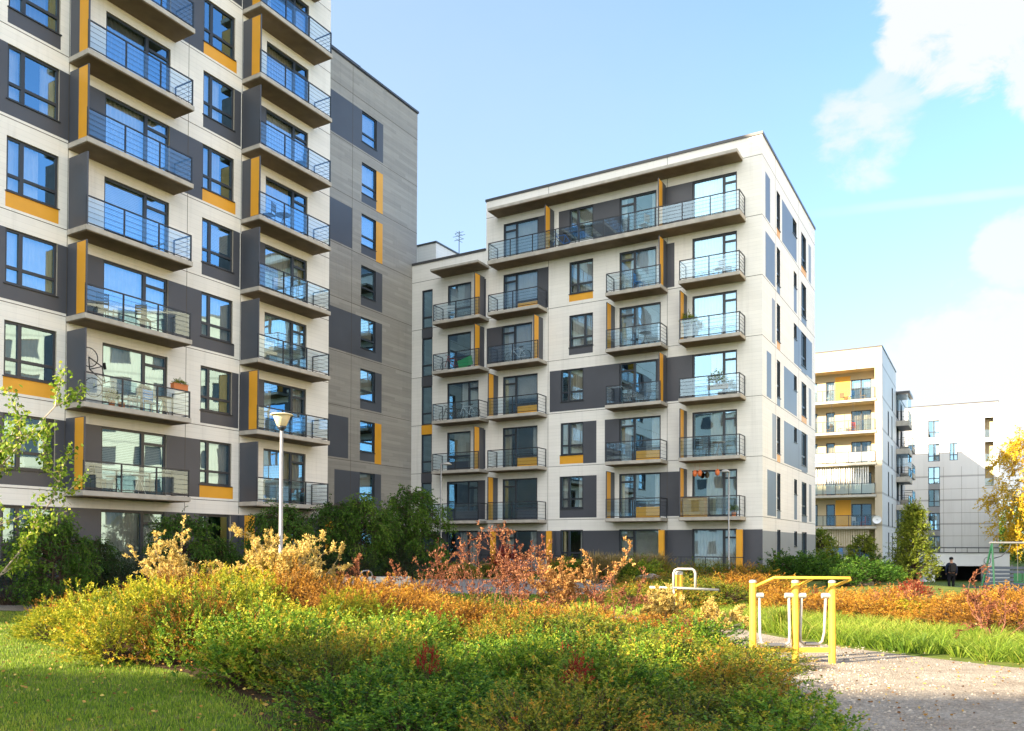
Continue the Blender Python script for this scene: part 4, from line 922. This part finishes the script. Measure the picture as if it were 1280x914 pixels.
# leaning birch at the left edge
def birch():
    r_=np.random.default_rng(8); segs=[];C=[];D=[];T=[]
    bx,by=-8.45,11.0; root=empty('birch_tree',(bx,by,gz(bx,by)-.03)); tag(root,'young leaning birch with sunlit pale twigs at the left edge','tree')
    def limb(p,tgt,r,dep,leaf):
        p=np.array(p,float); tgt=np.array(tgt,float); n=9; q=p; L=np.linalg.norm(tgt-p); bow=r_.normal(0,.05,3)*L
        for i in range(n):
            f=(i+1)/n; q2=p+(tgt-p)*f+bow*math.sin(f*math.pi)+r_.normal(0,.012,3)*L*.3; segs.append((q,q2,r*(1-.8*(i/n)),r*(1-.8*f)))
            d=nrm(q2-q)
            if dep<2 and f>(.42 if dep==0 else .2):
                for _ in range(2 if dep==0 else 1):
                    sd_=nrm(d*.9+nrm(r_.normal(0,1,3))*.75+[0,0,.25]); limb(q2,q2+sd_*L*r_.uniform(.09,.18)*(1 if dep==0 else .9),r*.36,dep+1,leaf)
            if dep>=1:
                for _ in range(leaf if dep==2 else leaf//2+1):
                    if r_.random()<.48: C.append(q2+r_.normal(0,.05,3)); D.append(nrm(r_.normal(0,.6,3)+[0,0,-.7])); T.append(r_.beta(2,2))
            q=q2
    for tgt,r,lf in (((2.1,.3,3.75),.036,3),((1.75,-.1,3.2),.028,3),((2.15,.35,2.7),.024,3),((1.35,.3,3.0),.024,1),((1.0,.2,3.3),.022,1),((1.75,-.3,2.1),.02,1)): limb((.0,0,0),tgt,r,0,lf)
    C=np.array(C);V,F,t=leaves(r_,C,np.array(D),np.full(len(C),.058),np.clip(np.array(T),0,1),.72); 
    for nm,me in (('crown',mesh_np('crown',V,F,[L_birch],t)),('trunk',mesh_np('trunk',*tubes_np(segs,6),[bark_p]))):
        o=bpy.data.objects.new(nm,me); COL.objects.link(o); o.parent=root
birch()
# trees out of frame at the left and behind, whose shadows break the light on lawn and gravel
sh_t=tree_meshes('shade_tree',75,h=7.5,w=4.2,clear=2.2,lm=L_birch,nclump=70,per=70,size=.10,droop=.5,tr=.09)
for i,(x,y,s) in enumerate(((-9.5,3.0,.72),(-6.5,.5,.6))): place_tree('shade_tree',sh_t,x,y,'slender tree left of the viewer casting streaks of shade','trees left of the viewer',s,i*2)

def litter(name, poly, n, size, m, seed, label, dz=.015):
    r_=np.random.default_rng(seed); P=np.array(poly); lo,hi=P.min(0),P.max(0); q=r_.uniform(lo,hi,(n*4,2)); q=q[inpoly(poly,q[:,0],q[:,1])][:n]; n=len(q)
    C=np.c_[q,gz(q[:,0],q[:,1])+dz+r_.uniform(0,.02,n)]; a=r_.uniform(0,6.28,n); D=np.c_[np.cos(a),np.sin(a),r_.uniform(-.1,.35,n)]
    V,F,t=leaves(r_,C,D,np.full(n,size),r_.random(n),.6,.4); o=bpy.data.objects.new(name,mesh_np(name,V,F,[m],t)); COL.objects.link(o); tag(o,label,'leaves',None,'stuff')
L_fall=leafmat('fallen_leaf', [(0,(.14,.06,.02)),(.5,(.40,.22,.05)),(1,(.55,.42,.10))], .2)
litter('fallen_leaves',[(-14,20),(-12,6),(0,5),(0,7),(-4.5,11.5),(-9,15),(-9,20)],1500,.05,L_fall,31,'yellow fallen leaves scattered on the front lawn',.05)
litter('fallen_leaves',[(3.4,6),(10,6),(12,10.5),(7,13),(5,18),(3.6,17)],900,.045,L_fall,32,'fallen leaves scattered on the gravel',.02)
# a loose fringe of small stones and clods along the bed edge
def pebbles():
    r_=np.random.default_rng(5); n=2600; y=r_.uniform(6.5,15.5,n); xe=np.interp(y,[5,8,11,14,16],[1.9,2.95,3.75,3.95,3.9]); x=xe+r_.exponential(.9,n)-.15
    c=np.c_[x,y,gz(x,y)+.012]; s_=r_.uniform(.008,.028,n); o8=np.array([(1,0,0),(0,1,0),(-1,0,0),(0,-1,0),(0,0,.7)]); V=(c[:,None,:]+o8[None]*(s_[:,None,None]*r_.uniform(.6,1.3,(n,5,1)))).reshape(-1,3)
    b=np.arange(n)[:,None]*5; F=np.concatenate([b+[0,1,4,4],b+[1,2,4,4],b+[2,3,4,4],b+[3,0,4,4]]); F=F[:,:3]
    me=bpy.data.meshes.new('loose_stones'); me.from_pydata(V.tolist(),[],F.tolist()); me.materials.append(rockp); o=bpy.data.objects.new('loose_stones',me); COL.objects.link(o); tag(o,'loose pale stones scattered over the gravel path','stones',None,'stuff')
rockp=mat('pale_pebble',(.33,.29,.24),.9,.2,nscale=20,namt=.5); pebbles()
# ================================================================== STREET FURNITURE AND OTHER THINGS
galv = mat('galvanised_steel', (.28,.29,.31), .45, .5, metal=.6, nscale=8, namt=.1)
yellow = mat('yellow_powder_coat', (.66,.40,.045), .45, .4, nscale=7, namt=.14)
light_grey = mat('light_grey_coat', (.38,.37,.34), .4, .5)
lampglass = mat('cream_lamp_glass', (.80,.70,.48), .3, .5)
wood = mat('weathered_wood', (.20,.15,.11), .8, .2, nscale=9, namt=.3); greyslat = mat('grey_bench_slat', (.12,.12,.13), .7, .3)
blackm = mat('black_rubber', (.02,.02,.022), .7, .3); green_m = mat('green_coat', (.005,.055,.028), .4, .5); whitep = mat('white_paint', (.72,.72,.72), .6, .3, nscale=.8, namt=.05)
def lamp(x,y,ht,kind,label):
    g=gz(x,y); e=empty('street_lamp',(x,y,g-.02)); tag(e,label,'street lamp'); H=ht-g
    m=MB(); m.lathe((0,0,0),[(.065,0),(.065,.7),(.046,.75),(.036,H-.35),(.034,H-.32)],12); 
    m.build('pole', galv, e, smooth=True)
    if kind=='cup':
        m=MB(); m.lathe((0,0,H-.36),[(.04,0),(.055,.03),(.085,.06),(.09,.10),(.06,.105)],16); m.build('collar', frame_m, e, smooth=True)
        m=MB(); m.lathe((0,0,H-.27),[(.06,0),(.10,.02),(.17,.20),(.185,.25)],20); m.build('lamp_shade', lampglass, e, smooth=True)
        m=MB(); m.lathe((0,0,H-.03),[(.0,-.005),(.235,.0),(.225,.022),(.10,.045),(0,.05)],20); m.build('top_disc', lampglass, e, smooth=True)
    else:
        dx=.30 if kind=='right' else -.16
        m=MB(); m.tube([(0,0,H-.34),(0,0,H-.08),(dx*.6,0,H-.02)],.04,8); m.build('arm', galv, e)
        m=MB(); m.lathe((dx,0,H-.10),[(.0,.12),(.10,.11),(.22,.02),(.23,0),(.05,-.03),(0,-.03)],14); m.build('lamp_head', light_grey, e, smooth=True)
lamp(at(351,17),17,4.58,'cup','street lamp with cream cup-shaped head on a grey pole in front of the tower')
lamp(at(551,40),40,5.95,'right','thin street lamp with a small head on an arm between tower wing and middle block')
lamp(at(911,38),38,5.45,'left','thin street lamp with flat head before the right balcony column of the middle block')
def walker():
    Y=12.76; x0=at(941,Y); e=empty('air_walker',(x0,Y,gz(x0+.6,Y)-.02)); tag(e,'yellow outdoor air-walker exercise frame with grey swinging arms beside the gravel','exercise machine')
    xs=[0,at(994,Y)-x0,at(1040,Y)-x0]; H=1.31
    for x in xs:
        m=MB(); m.lathe((x,0,0),[(.054,0),(.054,H-.03)],16); m.lathe((x,0,0),[(.085,0),(.085,.012),(.0,.013)],16); p=m.build('post',yellow,e,smooth=False)
        m=MB(); m.lathe((x,0,H-.03),[(.058,0),(.058,.02),(.045,.038),(.0,.045)],16); m.build('cap',light_grey,p,smooth=True)
    top=H+.055; m=MB()
    m.tube([(xs[0]+.02,0,H-.10),(xs[0]+.26,-.22,top),(xs[2]+.19,-.22,top),(xs[2]+.205,-.215,top-.02),(xs[2]+.02,0,H-.09)],.024,10)
    m.tube([(xs[1]+.02,0,H-.09),(xs[1]+.20,-.21,top-.01)],.022,8); m.build('handrail',yellow,e,smooth=True)
    m=MB(); m.box(xs[1]+.05,xs[2]-.05,-.035,.035,.20,.27); m.build('base_beam',yellow,e)
    m=MB(); m.box(xs[0]+.05,xs[1]-.05,-.035,.035,.20,.27); m.build('base_beam',yellow,e)
    for k,(a,b) in enumerate(((xs[0]+.10,xs[1]-.10),(xs[1]+.10,xs[2]-.10))):
        z0=1.08; yb=.10 if k else -.06
        m=MB(); m.tube([(a,0,z0),(a,yb*.6,.50),(a+.015,yb,.36),(a+.09,yb,.30),(b-.09,yb,.30),(b-.015,yb,.36),(b,yb*.6,.50),(b,0,z0)],.022,8)
        sw=m.build('swing_arm',light_grey,e,smooth=True)
        for x,sg in ((a,-1),(b,1)):
            m=MB(); m.tube([(x-.06,0,z0),(x+.06,0,z0)],.042,12); m.build('bearing',light_grey,sw)
        m=MB(); m.box(a+.08,b-.08,yb-.10,yb+.12,.315,.335); m.build('footplate',greyslat,sw)
walker()
def postmachine():
    Y=19.8; x=at(849,Y); g=gz(x,Y); e=empty('exercise_post',(x,Y,g-.02)); tag(e,'yellow exercise post with white looped handle and long horizontal bar','exercise machine')
    m=MB(); m.lathe((0,0,0),[(.09,0),(.09,1.16)],16); p=m.build('post',yellow,e); m=MB(); m.lathe((0,0,1.16),[(.093,0),(.093,.05),(.07,.08),(0,.09)],16); m.build('cap',light_grey,p,smooth=True)
    m=MB(); m.tube([(-.16,-.14,.86),(-.16,-.14,1.20),(-.13,-.14,1.27),(-.06,-.14,1.30),(.28,-.14,1.30),(.33,-.14,1.27),(.36,-.14,1.20),(.36,-.14,.84)],.032,10); m.tube([(-.16,-.14,.86),(-.13,-.14,0)],.03,8); m.build('loop_handle',light_grey,e,smooth=True)
    m=MB(); m.tube([(-.74,-.15,.86),(0,-.15,.84),(.92,-.15,.80)],.032,10); m.build('cross_bar',light_grey,e,smooth=True)
postmachine()
def bench(x,y,rz,label):
    e=empty('park_bench',(x,y,gz(x,y)),rz); tag(e,label,'bench')
    m=MB()
    for i in range(4): m.box(-.75,.75,-.05+i*.115,.05+i*.115,.43,.47)
    m.build('seat',greyslat,e); m=MB()
    for i in range(4): m.box(-.75,.75,.36+i*.02,.39+i*.02,.54+i*.10,.62+i*.10)
    m.build('backrest',greyslat,e)
    for x_ in (-.8,.8):
        m=MB(); m.tube([(x_,-.05,0),(x_,-.05,.58),(x_,.0,.66),(x_,.30,.66),(x_,.36,.60),(x_,.36,0)],.022,8); m.tube([(x_,.36,.6),(x_,.44,.95)],.02,8); m.tube([(x_,-.05,.42),(x_,.36,.42)],.018,6); m.build('side_frame',light_grey,e,smooth=True)
bench(at(662,36),36,.12,'dark slatted park bench with pale steel arms before the middle block')
for px,Y,l in ((410,27,'silver hoop bicycle stand at the left end of the paved plaza'),(458,29,'silver hoop bicycle stand second from left on the plaza'),(641,27.5,'silver hoop bicycle stand at the right of the plaza')):
    m=MB(); m.tube([(-.3,0,0),(-.3,0,.55),(-.24,0,.70),(-.12,0,.77),(.12,0,.77),(.24,0,.70),(.3,0,.55),(.3,0,0)],.026,8); o=m.build('bicycle_stand',galv,smooth=True); x=at(px,Y); o.location=(x,Y,gz(x,Y)+.01); o.rotation_euler=(0,0,.9); tag(o,l,'bicycle stand')
def rock(x,y,s,label):
    bm=bmesh.new(); bmesh.ops.create_icosphere(bm,subdivisions=3,radius=1); r_=random.Random(4)
    pl=[Vector((r_.gauss(0,1),r_.gauss(0,1),r_.gauss(0,1))).normalized() for _ in range(14)]
    for v in bm.verts:
        for p in pl:
            d=v.co.dot(p)
            if d>.74: v.co-=p*(d-.74)*.9
        v.co=Vector((v.co.x*s*1.1,v.co.y*s*.8,v.co.z*s*.75))
    me=bpy.data.meshes.new('boulder'); bm.to_mesh(me); bm.free(); me.materials.append(rockm); o=bpy.data.objects.new('boulder',me); COL.objects.link(o); o.location=(x,y,gz(x,y)+s*.35); tag(o,label,'boulder')
rockm=mat('boulder_stone',(.24,.20,.19),.9,.2,nscale=4,namt=.35,bump=.6,bscale=9)
rock(at(812,32.5),32.5,.55,'grey-brown boulder between ornamental grasses before the middle block')
# garage ramp
def garage():
    Y=60; x0,x1=at(1165,Y),at(1262,Y); e=empty('garage_entrance',(x0,Y,-.62)); tag(e,'low white garage entrance with a dark opening in front of the far white building','garage'); w=x1-x0
    m=MB(); m.box(0,w,0,.3,1.15,2.10); m.box(w*.73,w,0.002,.298,-.4,1.147); m.build('lintel_wall',whitep,e)
    m=MB(); m.box(-.75,-.003,-.4,.3,-.4,2.0); m.build('side_wall',whitep,e)
    m=MB(); m.box(.05,w*.72,5,5.1,-.5,1.14); m.box(-.0,.05,.31,5,-.5,1.14); m.box(w*.72,w*.73,.31,5,-.5,1.14); m.box(0,w,.302,6,1.15,1.25); m.build('dark_interior',frame_m,e)
    m=MB(); m.box(-.35,w+.05,-.06,.36,2.10,2.16); m.build('coping',capm,e)
    m=MB(); 
    for i in range(7): m.tube([(w*.15*i+.1,.15,2.16),(w*.15*i+.1,.15,2.5)],.02,5)
    m.tube([(.1,.15,2.5),(w,.15,2.5)],.022,5); m.build('railing',metal_d,e)
    m=MB(); m.tube([(w*.71,-.03,1.55),(w*.71,-.002,1.55)],.26,20,m=0); sg=m.build('round_sign',whitep,e)
    m=MB(); n=24
    for i in range(n):
        a,b=2*math.pi*i/n,2*math.pi*(i+1)/n; m.tube([(w*.71+.25*math.cos(a),-.045,1.55+.25*math.sin(a)),(w*.71+.25*math.cos(b),-.045,1.55+.25*math.sin(b))],.022,4,caps=False)
    m.build('ring',metal_d,sg)
garage()
def slat_fence(x0,x1,y,h,label,n=7,m_=None):
    g=gz((x0+x1)/2,y); e=empty('slatted_fence',(x0,y,g)); tag(e,label,'fence'); w=x1-x0
    m=MB()
    for i in range(n): m.box(0,w,-.03,.0,.10+i*(h-.1)/n,.10+(i+.72)*(h-.1)/n)
    m.build('slats',m_ or slateb,e)
    k=int(w/2)+1
    for i in range(k+1): m=MB(); m.box(w*i/k-.04,w*i/k+.04,.003,.08,0,h+.03); m.build('post',metal_d,e)
slateb=mat('slate_blue_slats',(.022,.035,.06),.6,.3,nscale=3,namt=.15)
slat_fence(at(1228,43),at(1340,43),43,1.55,'dark blue horizontal slatted fence at the right edge beyond the road')
slat_fence(-17.5,at(62,25.5),25.6,1.15,'slate blue slatted terrace fence at the foot of the tower, left edge',5)
def swing():
    Y=38; x=at(1237,Y); g=gz(x,Y); e=empty('playground_swing',(x,Y,g)); tag(e,'green legged playground swing frame with grey top beam at the right edge','swing')
    H=2.28
    for i,x_ in enumerate((0,3.6)):
        for s_ in (-1,1): m=MB(); m.tube([(x_-.10,s_*.55,0),(x_+.12,0,H)],.045,8); m.build('leg',green_m,e)
    m=MB(); m.tube([(0,0,H),(3.8,0,H)],.05,8); m.build('top_beam',galv,e)
    m=MB(); m.tube([(.12,0,H-.75),(.55,0,H-.62),(.9,0,H-.3),(1.0,0,H)],.025,6); m.build('brace',metal_d,e)
    m=MB(); 
    for q in (1.3,2.7): m.tube([(q,0,H),(q,0,.5)],.012,4)
    m.build('chains',metal_d,e); m=MB(); m.box(1.25,2.75,-.2,.2,.42,.47); m.box(1.25,2.75,.18,.22,.5,.85); m.build('swing_seat',green_m,e)
swing()
m=MB(); m.box(0,1.3,0,.3,-.2,.16); m.box(0,1.3,.3,.6,-.2,.32); o=m.build('timber_steps',wood); x=at(1052,33); o.location=(x,33,gz(x,33)); tag(o,'low weathered timber steps at the edge of the lawn right of the middle block','steps')
m=MB()
for i in range(3): m.box(0,2.6,i*.4,i*.4+.4,-.1,.14*(i+1))
o=m.build('concrete_steps',conc); x=at(428,31); o.location=(x,31,gz(x,31)); o.rotation_euler=(0,0,.15); tag(o,'short grey steps at the left edge of the paved plaza','steps')
# person
def person():
    Y=44; x=at(1189,Y); g=gz(x,Y); e=empty('person',(x,Y,g),-.25); tag(e,'person in dark jacket and cap with black backpack walking away towards the garage','person')
    def skin(name,verts,edges,rad,m_,par):
        me=bpy.data.meshes.new(name); me.from_pydata(verts,edges,[]); o=bpy.data.objects.new(name,me); COL.objects.link(o); o.parent=par
        md=o.modifiers.new('s','SKIN'); 
        for i,r_ in enumerate(rad): me.skin_vertices[0].data[i].radius=(r_ if hasattr(r_,'__len__') else (r_,r_))
        me.skin_vertices[0].data[0].use_root=True; o.modifiers.new('u','SUBSURF').levels=2; o.modifiers['u'].render_levels=2; me.materials.append(m_); return o
    V=[(0,0,.93),(0,0,1.12),(0,.01,1.34),(0,.0,1.48),(0,0,1.56),(0,-.01,1.64),(0,0,1.73),
       (-.10,0,.88),(-.11,.03,.50),(-.11,-.06,.09),(-.11,.10,.04),(.10,0,.88),(.12,.10,.50),(.12,.14,.09),(.12,.30,.04),
       (-.19,0,1.42),(-.25,.0,1.16),(-.22,.12,.94),(-.21,.18,.86),(.19,0,1.42),(.26,-.02,1.16),(.25,.06,.92),(.24,.10,.84)]
    Ed=[(0,1),(1,2),(2,3),(3,4),(4,5),(5,6),(0,7),(7,8),(8,9),(9,10),(0,11),(11,12),(12,13),(13,14),(3,15),(15,16),(16,17),(17,18),(3,19),(19,20),(20,21),(21,22)]
    Rr=[(.15,.11),(.14,.10),(.17,.12),(.12,.09),.055,.095,.085,.09,.06,.045,.04,.09,.06,.045,.04,.065,.05,.04,.035,.065,.05,.04,.035]
    # the body first (skin tone), clothes as shells over it
    skinm=mat('skin',(.45,.27,.19),.6,.3); navy=mat('navy_jacket',(.018,.028,.06),.8,.2); trs=mat('dark_trousers',(.012,.013,.018),.8,.2)
    b=skin('body',V,Ed,[((r_[0]*.9,r_[1]*.9) if hasattr(r_,'__len__') else r_*.9) for r_ in Rr],skinm,e)
    j=[0,1,2,3,15,16,17,19,20,21]; mp={q:i for i,q in enumerate(j)}
    skin('jacket',[V[q] for q in j],[(mp[a],mp[c]) for a,c in Ed if a in mp and c in mp],[((Rr[q][0]*1.12,Rr[q][1]*1.15) if hasattr(Rr[q],'__len__') else Rr[q]*1.2) for q in j],navy,e)
    j=[0,7,8,9,11,12,13]; mp={q:i for i,q in enumerate(j)}
    skin('trousers',[V[q] for q in j],[(mp[a],mp[c]) for a,c in Ed if a in mp and c in mp],[(.15,.115),.105,.078,.065,.105,.078,.065],trs,e)
    m=MB(); m.lathe((0,0,0),[(.105,1.69),(.108,1.74),(.09,1.80),(.045,1.825),(0,1.83)],14); m.box(-.06,.06,.06,.19,1.70,1.715); m.build('cap',trs,e,smooth=True)
    for s_ in(-1,1): m=MB(); m.box(s_*.115-.045,s_*.115+.045,(-.14 if s_<0 else .08),(.13 if s_<0 else .35),.0,.07); m.build('shoe',blackm,e)
    bm=bmesh.new(); bmesh.ops.create_cube(bm,size=1); bmesh.ops.scale(bm,vec=(.34,.22,.50),verts=bm.verts); bmesh.ops.bevel(bm,geom=bm.edges[:],offset=.07,segments=3,affect='EDGES')
    me=bpy.data.meshes.new('backpack'); bm.to_mesh(me); bm.free(); me.materials.append(blackm); o=bpy.data.objects.new('backpack',me); COL.objects.link(o); o.parent=e; o.location=(0,-.22,1.24)
person()
# ------------------------------------------------------------------ things on the balconies
def bl(O,T,s,d,z):
    p=T(s,d,z); c,q=math.cos(BROT),math.sin(BROT); return (O[0]+p[0]*c-p[1]*q, O[1]+p[0]*q+p[1]*c, O[2]+p[2])
def bike(col, loc, rz, label, hang=False):
    e=empty('bicycle',loc,rz); tag(e,label,'bicycle'); 
    if hang: e.rotation_euler=(0,R(80),rz)
    for x in (-.52,.52):
        m=MB(); n=20; P=[(x+.33*math.cos(2*math.pi*i/n),0,.34+.33*math.sin(2*math.pi*i/n)) for i in range(n+1)]; m.tube(P,.017,5,caps=False); w=m.build('wheel',blackm,e)
        m=MB()
        for i in range(8): a=math.pi*i/8; m.tube([(x-.32*math.cos(a),0,.34-.32*math.sin(a)),(x+.32*math.cos(a),0,.34+.32*math.sin(a))],.003,3)
        m.build('spokes',galv,w)
    m=MB(); A,Bb,Cc,Dd,Ee=(-.52,0,.34),(-.10,0,.30),(-.20,0,.78),(.36,0,.80),(.52,0,.34)
    for a,b in ((A,Bb),(A,Cc),(Bb,Cc),(Cc,Dd),(Bb,Dd),(Dd,Ee)): m.tube([a,b],.020,6)
    m.tube([(.36,0,.8),(.33,0,.95)],.015,6); m.tube([(.34,-.26,.98),(.33,0,.95),(.34,.26,.98)],.014,6); m.build('frame',col,e)
    m=MB(); m.box(-.33,-.10,-.06,.06,.86,.90); m.tube([(-.2,0,.78),(-.22,0,.87)],.013,6); m.build('saddle',blackm,e)
def mcol(n,c): return mat(n,c,.5,.4)
b_w=mcol('white_bike_paint',(.7,.72,.72)); b_b=mcol('blue_bike_paint',(.03,.16,.45)); b_k=mcol('black_bike_paint',(.03,.03,.03)); b_r=mcol('red_bike_paint',(.4,.05,.03))
bike(b_k,bl(A0,TA,.30,.55,4.08),BROT,'black bicycle hung upright behind the dark screen of the left tower balcony',True)
bike(b_w,bl(B0,TB,13.6,.6,9.0),BROT+math.pi/2,'white bicycle on the balcony left of the lone window column, third floor up')
bike(b_b,bl(B0,TB,10.8,.6,15.0),BROT+math.pi/2,'blue bicycle on the long top balcony')
bike(b_k,bl(B0,TB,18.3,.5,6.0),BROT+math.pi/2,'dark bicycle, left one of two on the leftmost balcony column')
bike(b_w,bl(B0,TB,17.0,.6,6.0),BROT+math.pi/2,'white bicycle, right one of two on the leftmost balcony column')
bike(b_r,bl(B0,TB,18.2,.5,9.0),BROT+math.pi/2,'red bicycle on the leftmost balcony column beside a green cloth')
def chair(loc,rz,m_,label,kind='chair'):
    e=empty('balcony_chair',loc,rz); tag(e,label,'chair')
    m=MB(); m.box(-.21,.21,-.2,.2,.42,.45); m.build('seat',m_,e); m=MB()
    for i in range(4): m.box(-.21,.21,.19,.215,.56+i*.1,.63+i*.1)
    m.box(-.21,-.18,.19,.22,.45,.95); m.box(.18,.21,.19,.22,.45,.95); m.build('backrest',m_,e)
    for a in (-.19,.19):
        for b in (-.18,.18): m=MB(); m.tube([(a,b,0),(a,b,.43)],.014,5); m.build('leg',m_,e)
def table(loc,m_,label,r_=.32):
    e=empty('balcony_table',loc); tag(e,label,'table'); m=MB(); m.lathe((0,0,.70),[(0,0),(r_,0),(r_,.025),(0,.026)],16); m.build('tabletop',m_,e)
    for i in range(3): a=i*2.1; m=MB(); m.tube([(.25*math.cos(a),.25*math.sin(a),0),(-.04*math.cos(a),-.04*math.sin(a),.7)],.013,5); m.build('leg',m_,e)
bluep=mcol('blue_plastic',(.03,.25,.62)); wht=mcol('white_plastic',(.7,.7,.68)); drk=mcol('dark_rattan',(.05,.04,.035)); brn=mcol('brown_wood_stain',(.32,.17,.06)); terr=mcol('terracotta',(.55,.18,.06)); redm=mcol('red_plastic',(.55,.04,.03)); grn=mcol('green_cloth',(.05,.42,.12))
cl=[(A0,TA,3.0,.55,3,bluep,'blue chair on the tower balcony with the hung bicycle'),(A0,TA,2.0,.5,3,wht,'white chair on the tower balcony with the hung bicycle'),(A0,TA,.9,.6,0,drk,'dark reclined chair on the lowest left tower balcony'),(A0,TA,2.6,.6,6,drk,'dark chair, right one on the tower balcony two above the bicycle'),(A0,TA,1.0,.5,6,drk,'dark chair, left one on the tower balcony two above the bicycle'),
    (A0,TA,8.6,.6,12,drk,'dark chair on the fourth balcony of the right tower column'),(A0,TA,10.4,.6,15,bluep,'blue chair on the fifth balcony of the right tower column'),(A0,TA,1.3,.6,18,wht,'white chair on the topmost visible left tower balcony'),(A0,TA,9.2,.6,9,wht,'white chair on the third balcony of the right tower column'),
    (B0,TB,6.3,.6,12,bluep,'blue chair on the balcony above the middle column'),(B0,TB,6.6,.6,6,drk,'dark chair in the middle column, second floor up'),(B0,TB,2.9,.6,3,drk,'dark chair on the right column balcony above the wooden cabinet'),(B0,TB,18.3,.5,12,wht,'white chair on the top balcony of the leftmost column'),(B0,TB,6.0,.55,15,wht,'white chair on the long top balcony by the amber divider'),(B0,TB,6.5,.6,9,drk,'dark chair in the middle column, third floor up'),(B0,TB,2.0,.6,12,wht,'white chair on the fourth floor right column balcony')]
for i,(O,T,s_,d_,z_,m_,l) in enumerate(cl): chair(bl(O,T,s_,d_,z_),BROT+i*.7,m_,l)
for O,T,s_,d_,z_,m_,l in ((A0,TA,2.5,.6,0,wht,'white round table on the lowest left tower balcony'),(A0,TA,3.5,.55,3,brn,'small orange-brown table on the tower balcony with the hung bicycle'),(B0,TB,5.9,.6,9,drk,'dark round table in the middle column, third floor up'),(A0,TA,9.4,.6,12,drk,'dark round table on the fourth balcony of the right tower column'),(B0,TB,2.0,.6,3,brn,'brown table on the right column balcony above the wooden cabinet')): table(bl(O,T,s_,d_,z_),m_,l)
def pot(loc,label,m_,r_=.12,plant=True,sc_=1):
    e=empty('potted_plant',loc); tag(e,label,'plant pot'); m=MB(); m.lathe((0,0,0),[(r_*.75,0),(r_,.22),(r_*.9,.22),(0,.20)],12); m.build('pot',m_,e)
    if plant:
        o=bpy.data.objects.new('foliage',spm('pot',0,lm=L_lime,shoots=120,r=.2,h=.3,size=.05)); COL.objects.link(o); o.parent=e; o.location=(0,0,.15); o.scale=(sc_,sc_,sc_)
def planter(loc,rz,w,label,m_,sc_=1.2):
    e=empty('planter_box',loc,rz); tag(e,label,'planter'); m=MB(); m.box(-w/2,w/2,-.1,.1,0,.2); m.box(-w/2-.015,w/2+.015,-.115,.115,.2,.225); m.build('box',m_,e)
    o=bpy.data.objects.new('foliage',spm('pot',0,lm=L_lime,shoots=120,r=.2,h=.3,size=.05)); COL.objects.link(o); o.parent=e; o.location=(0,0,.15); o.scale=(w*1.8,sc_,sc_)
pot(bl(A0,TA,1.25,.8,3),'terracotta pot on the tower balcony near the hung bicycle, left one',terr); pot(bl(A0,TA,1.6,.85,3),'empty terracotta pot on the tower balcony, right of the planted one',terr,plant=False)
planter(bl(A0,TA,3.9,.95,4.03),BROT,.62,'red-brown flower box on the railing end of the left tower balcony',terr,.6)
planter(bl(B0,TB,2.0,.8,6.35),BROT+math.pi/2,1.0,'brown planter full of green leaves on the second-floor right column balcony',brn,1.5)
pot(bl(B0,TB,1.2,.8,0),'small potted plant on the lowest right column balcony',terr)
pot(bl(B0,TB,3.6,.6,9.6),'dark leafy plant by the amber screen, third-floor right column balcony',drk,sc_=1.5)
def cabinet():
    e=empty('wooden_cabinet',bl(B0,TB,3.2,.62,0),BROT+math.pi/2); tag(e,'honey-coloured wooden cabinet on the lowest right column balcony','cabinet'); m=MB()
    for i in range(5): m.box(-.55,.55,-.25,.25,.02+i*.19,.2+i*.19)
    m.build('body',honey,e); m=MB(); m.box(-.58,.58,-.28,.28,.98,1.02); m.build('top',brn,e)
honey=mat('honey_wood',(.55,.30,.07),.6,.3,nscale=5,namt=.15); cabinet()
lant=mcol('orange_lantern',(.75,.20,.07))
for i,s_ in enumerate((3.25,3.0,2.1)):
    m=MB(); m.lathe((0,0,0),[(0,-.2),(.09,-.14),(.13,0),(.08,.12),(.0,.16)],12); m.tube([(0,0,.15),(0,0,.42)],.004,4); o=m.build('paper_lantern',lant,smooth=True); o.location=bl(B0,TB,s_,.5,2.25); tag(o,f"orange hanging lantern, {('leftmost','middle','rightmost')[i]} of three over the wooden cabinet's balcony",'lantern','orange lanterns')
m=MB(); m.box(-.5,.5,-.02,.02,0,.5); m.box(-.52,.52,-.03,.03,.48,.52); o=m.build('green_cloth',grn); o.location=bl(B0,TB,17.0,.8,9.1); o.rotation_euler=(0,.25,BROT+math.pi/2); tag(o,'green cloth on a drying rack, leftmost balcony column','cloth')
def dish():
    e=empty('satellite_dish',bl(C0,TB,.4,.5,3.6),BROT+math.pi); tag(e,'white satellite dish on the corner pier of the sunlit loggia building','satellite dish')
    m=MB(); m.lathe((0,0,0),[(0,-.12),(.3,-.08),(.5,0),(.52,.04)],20); o=m.build('reflector',whitep,e,smooth=True); o.rotation_euler=(0,R(80),0); o.scale=(.75,.75,.75)
    m=MB(); m.tube([(-.45,0,0),(0,0,0)],.03,6); m.build('arm',metal_d,e)
dish()
rc=random.Random(3)
for k in range(0,6):
    for s_ in (1.6,2.6,3.7,4.9):
        if rc.random()<.75: m_=rc.choice([wht,redm,brn,bluep,drk]); chair(bl(C0,TB,s_+rc.uniform(-.2,.2),-.5-rc.uniform(0,.4),3*k),rc.uniform(0,6),m_,f"{m_.name.split('_')[0]} chair, {ORD[[1.6,2.6,3.7,4.9].index(s_)]} from right on the {('lowest','second lowest','third lowest','third highest','second highest','highest')[k]} loggia floor")
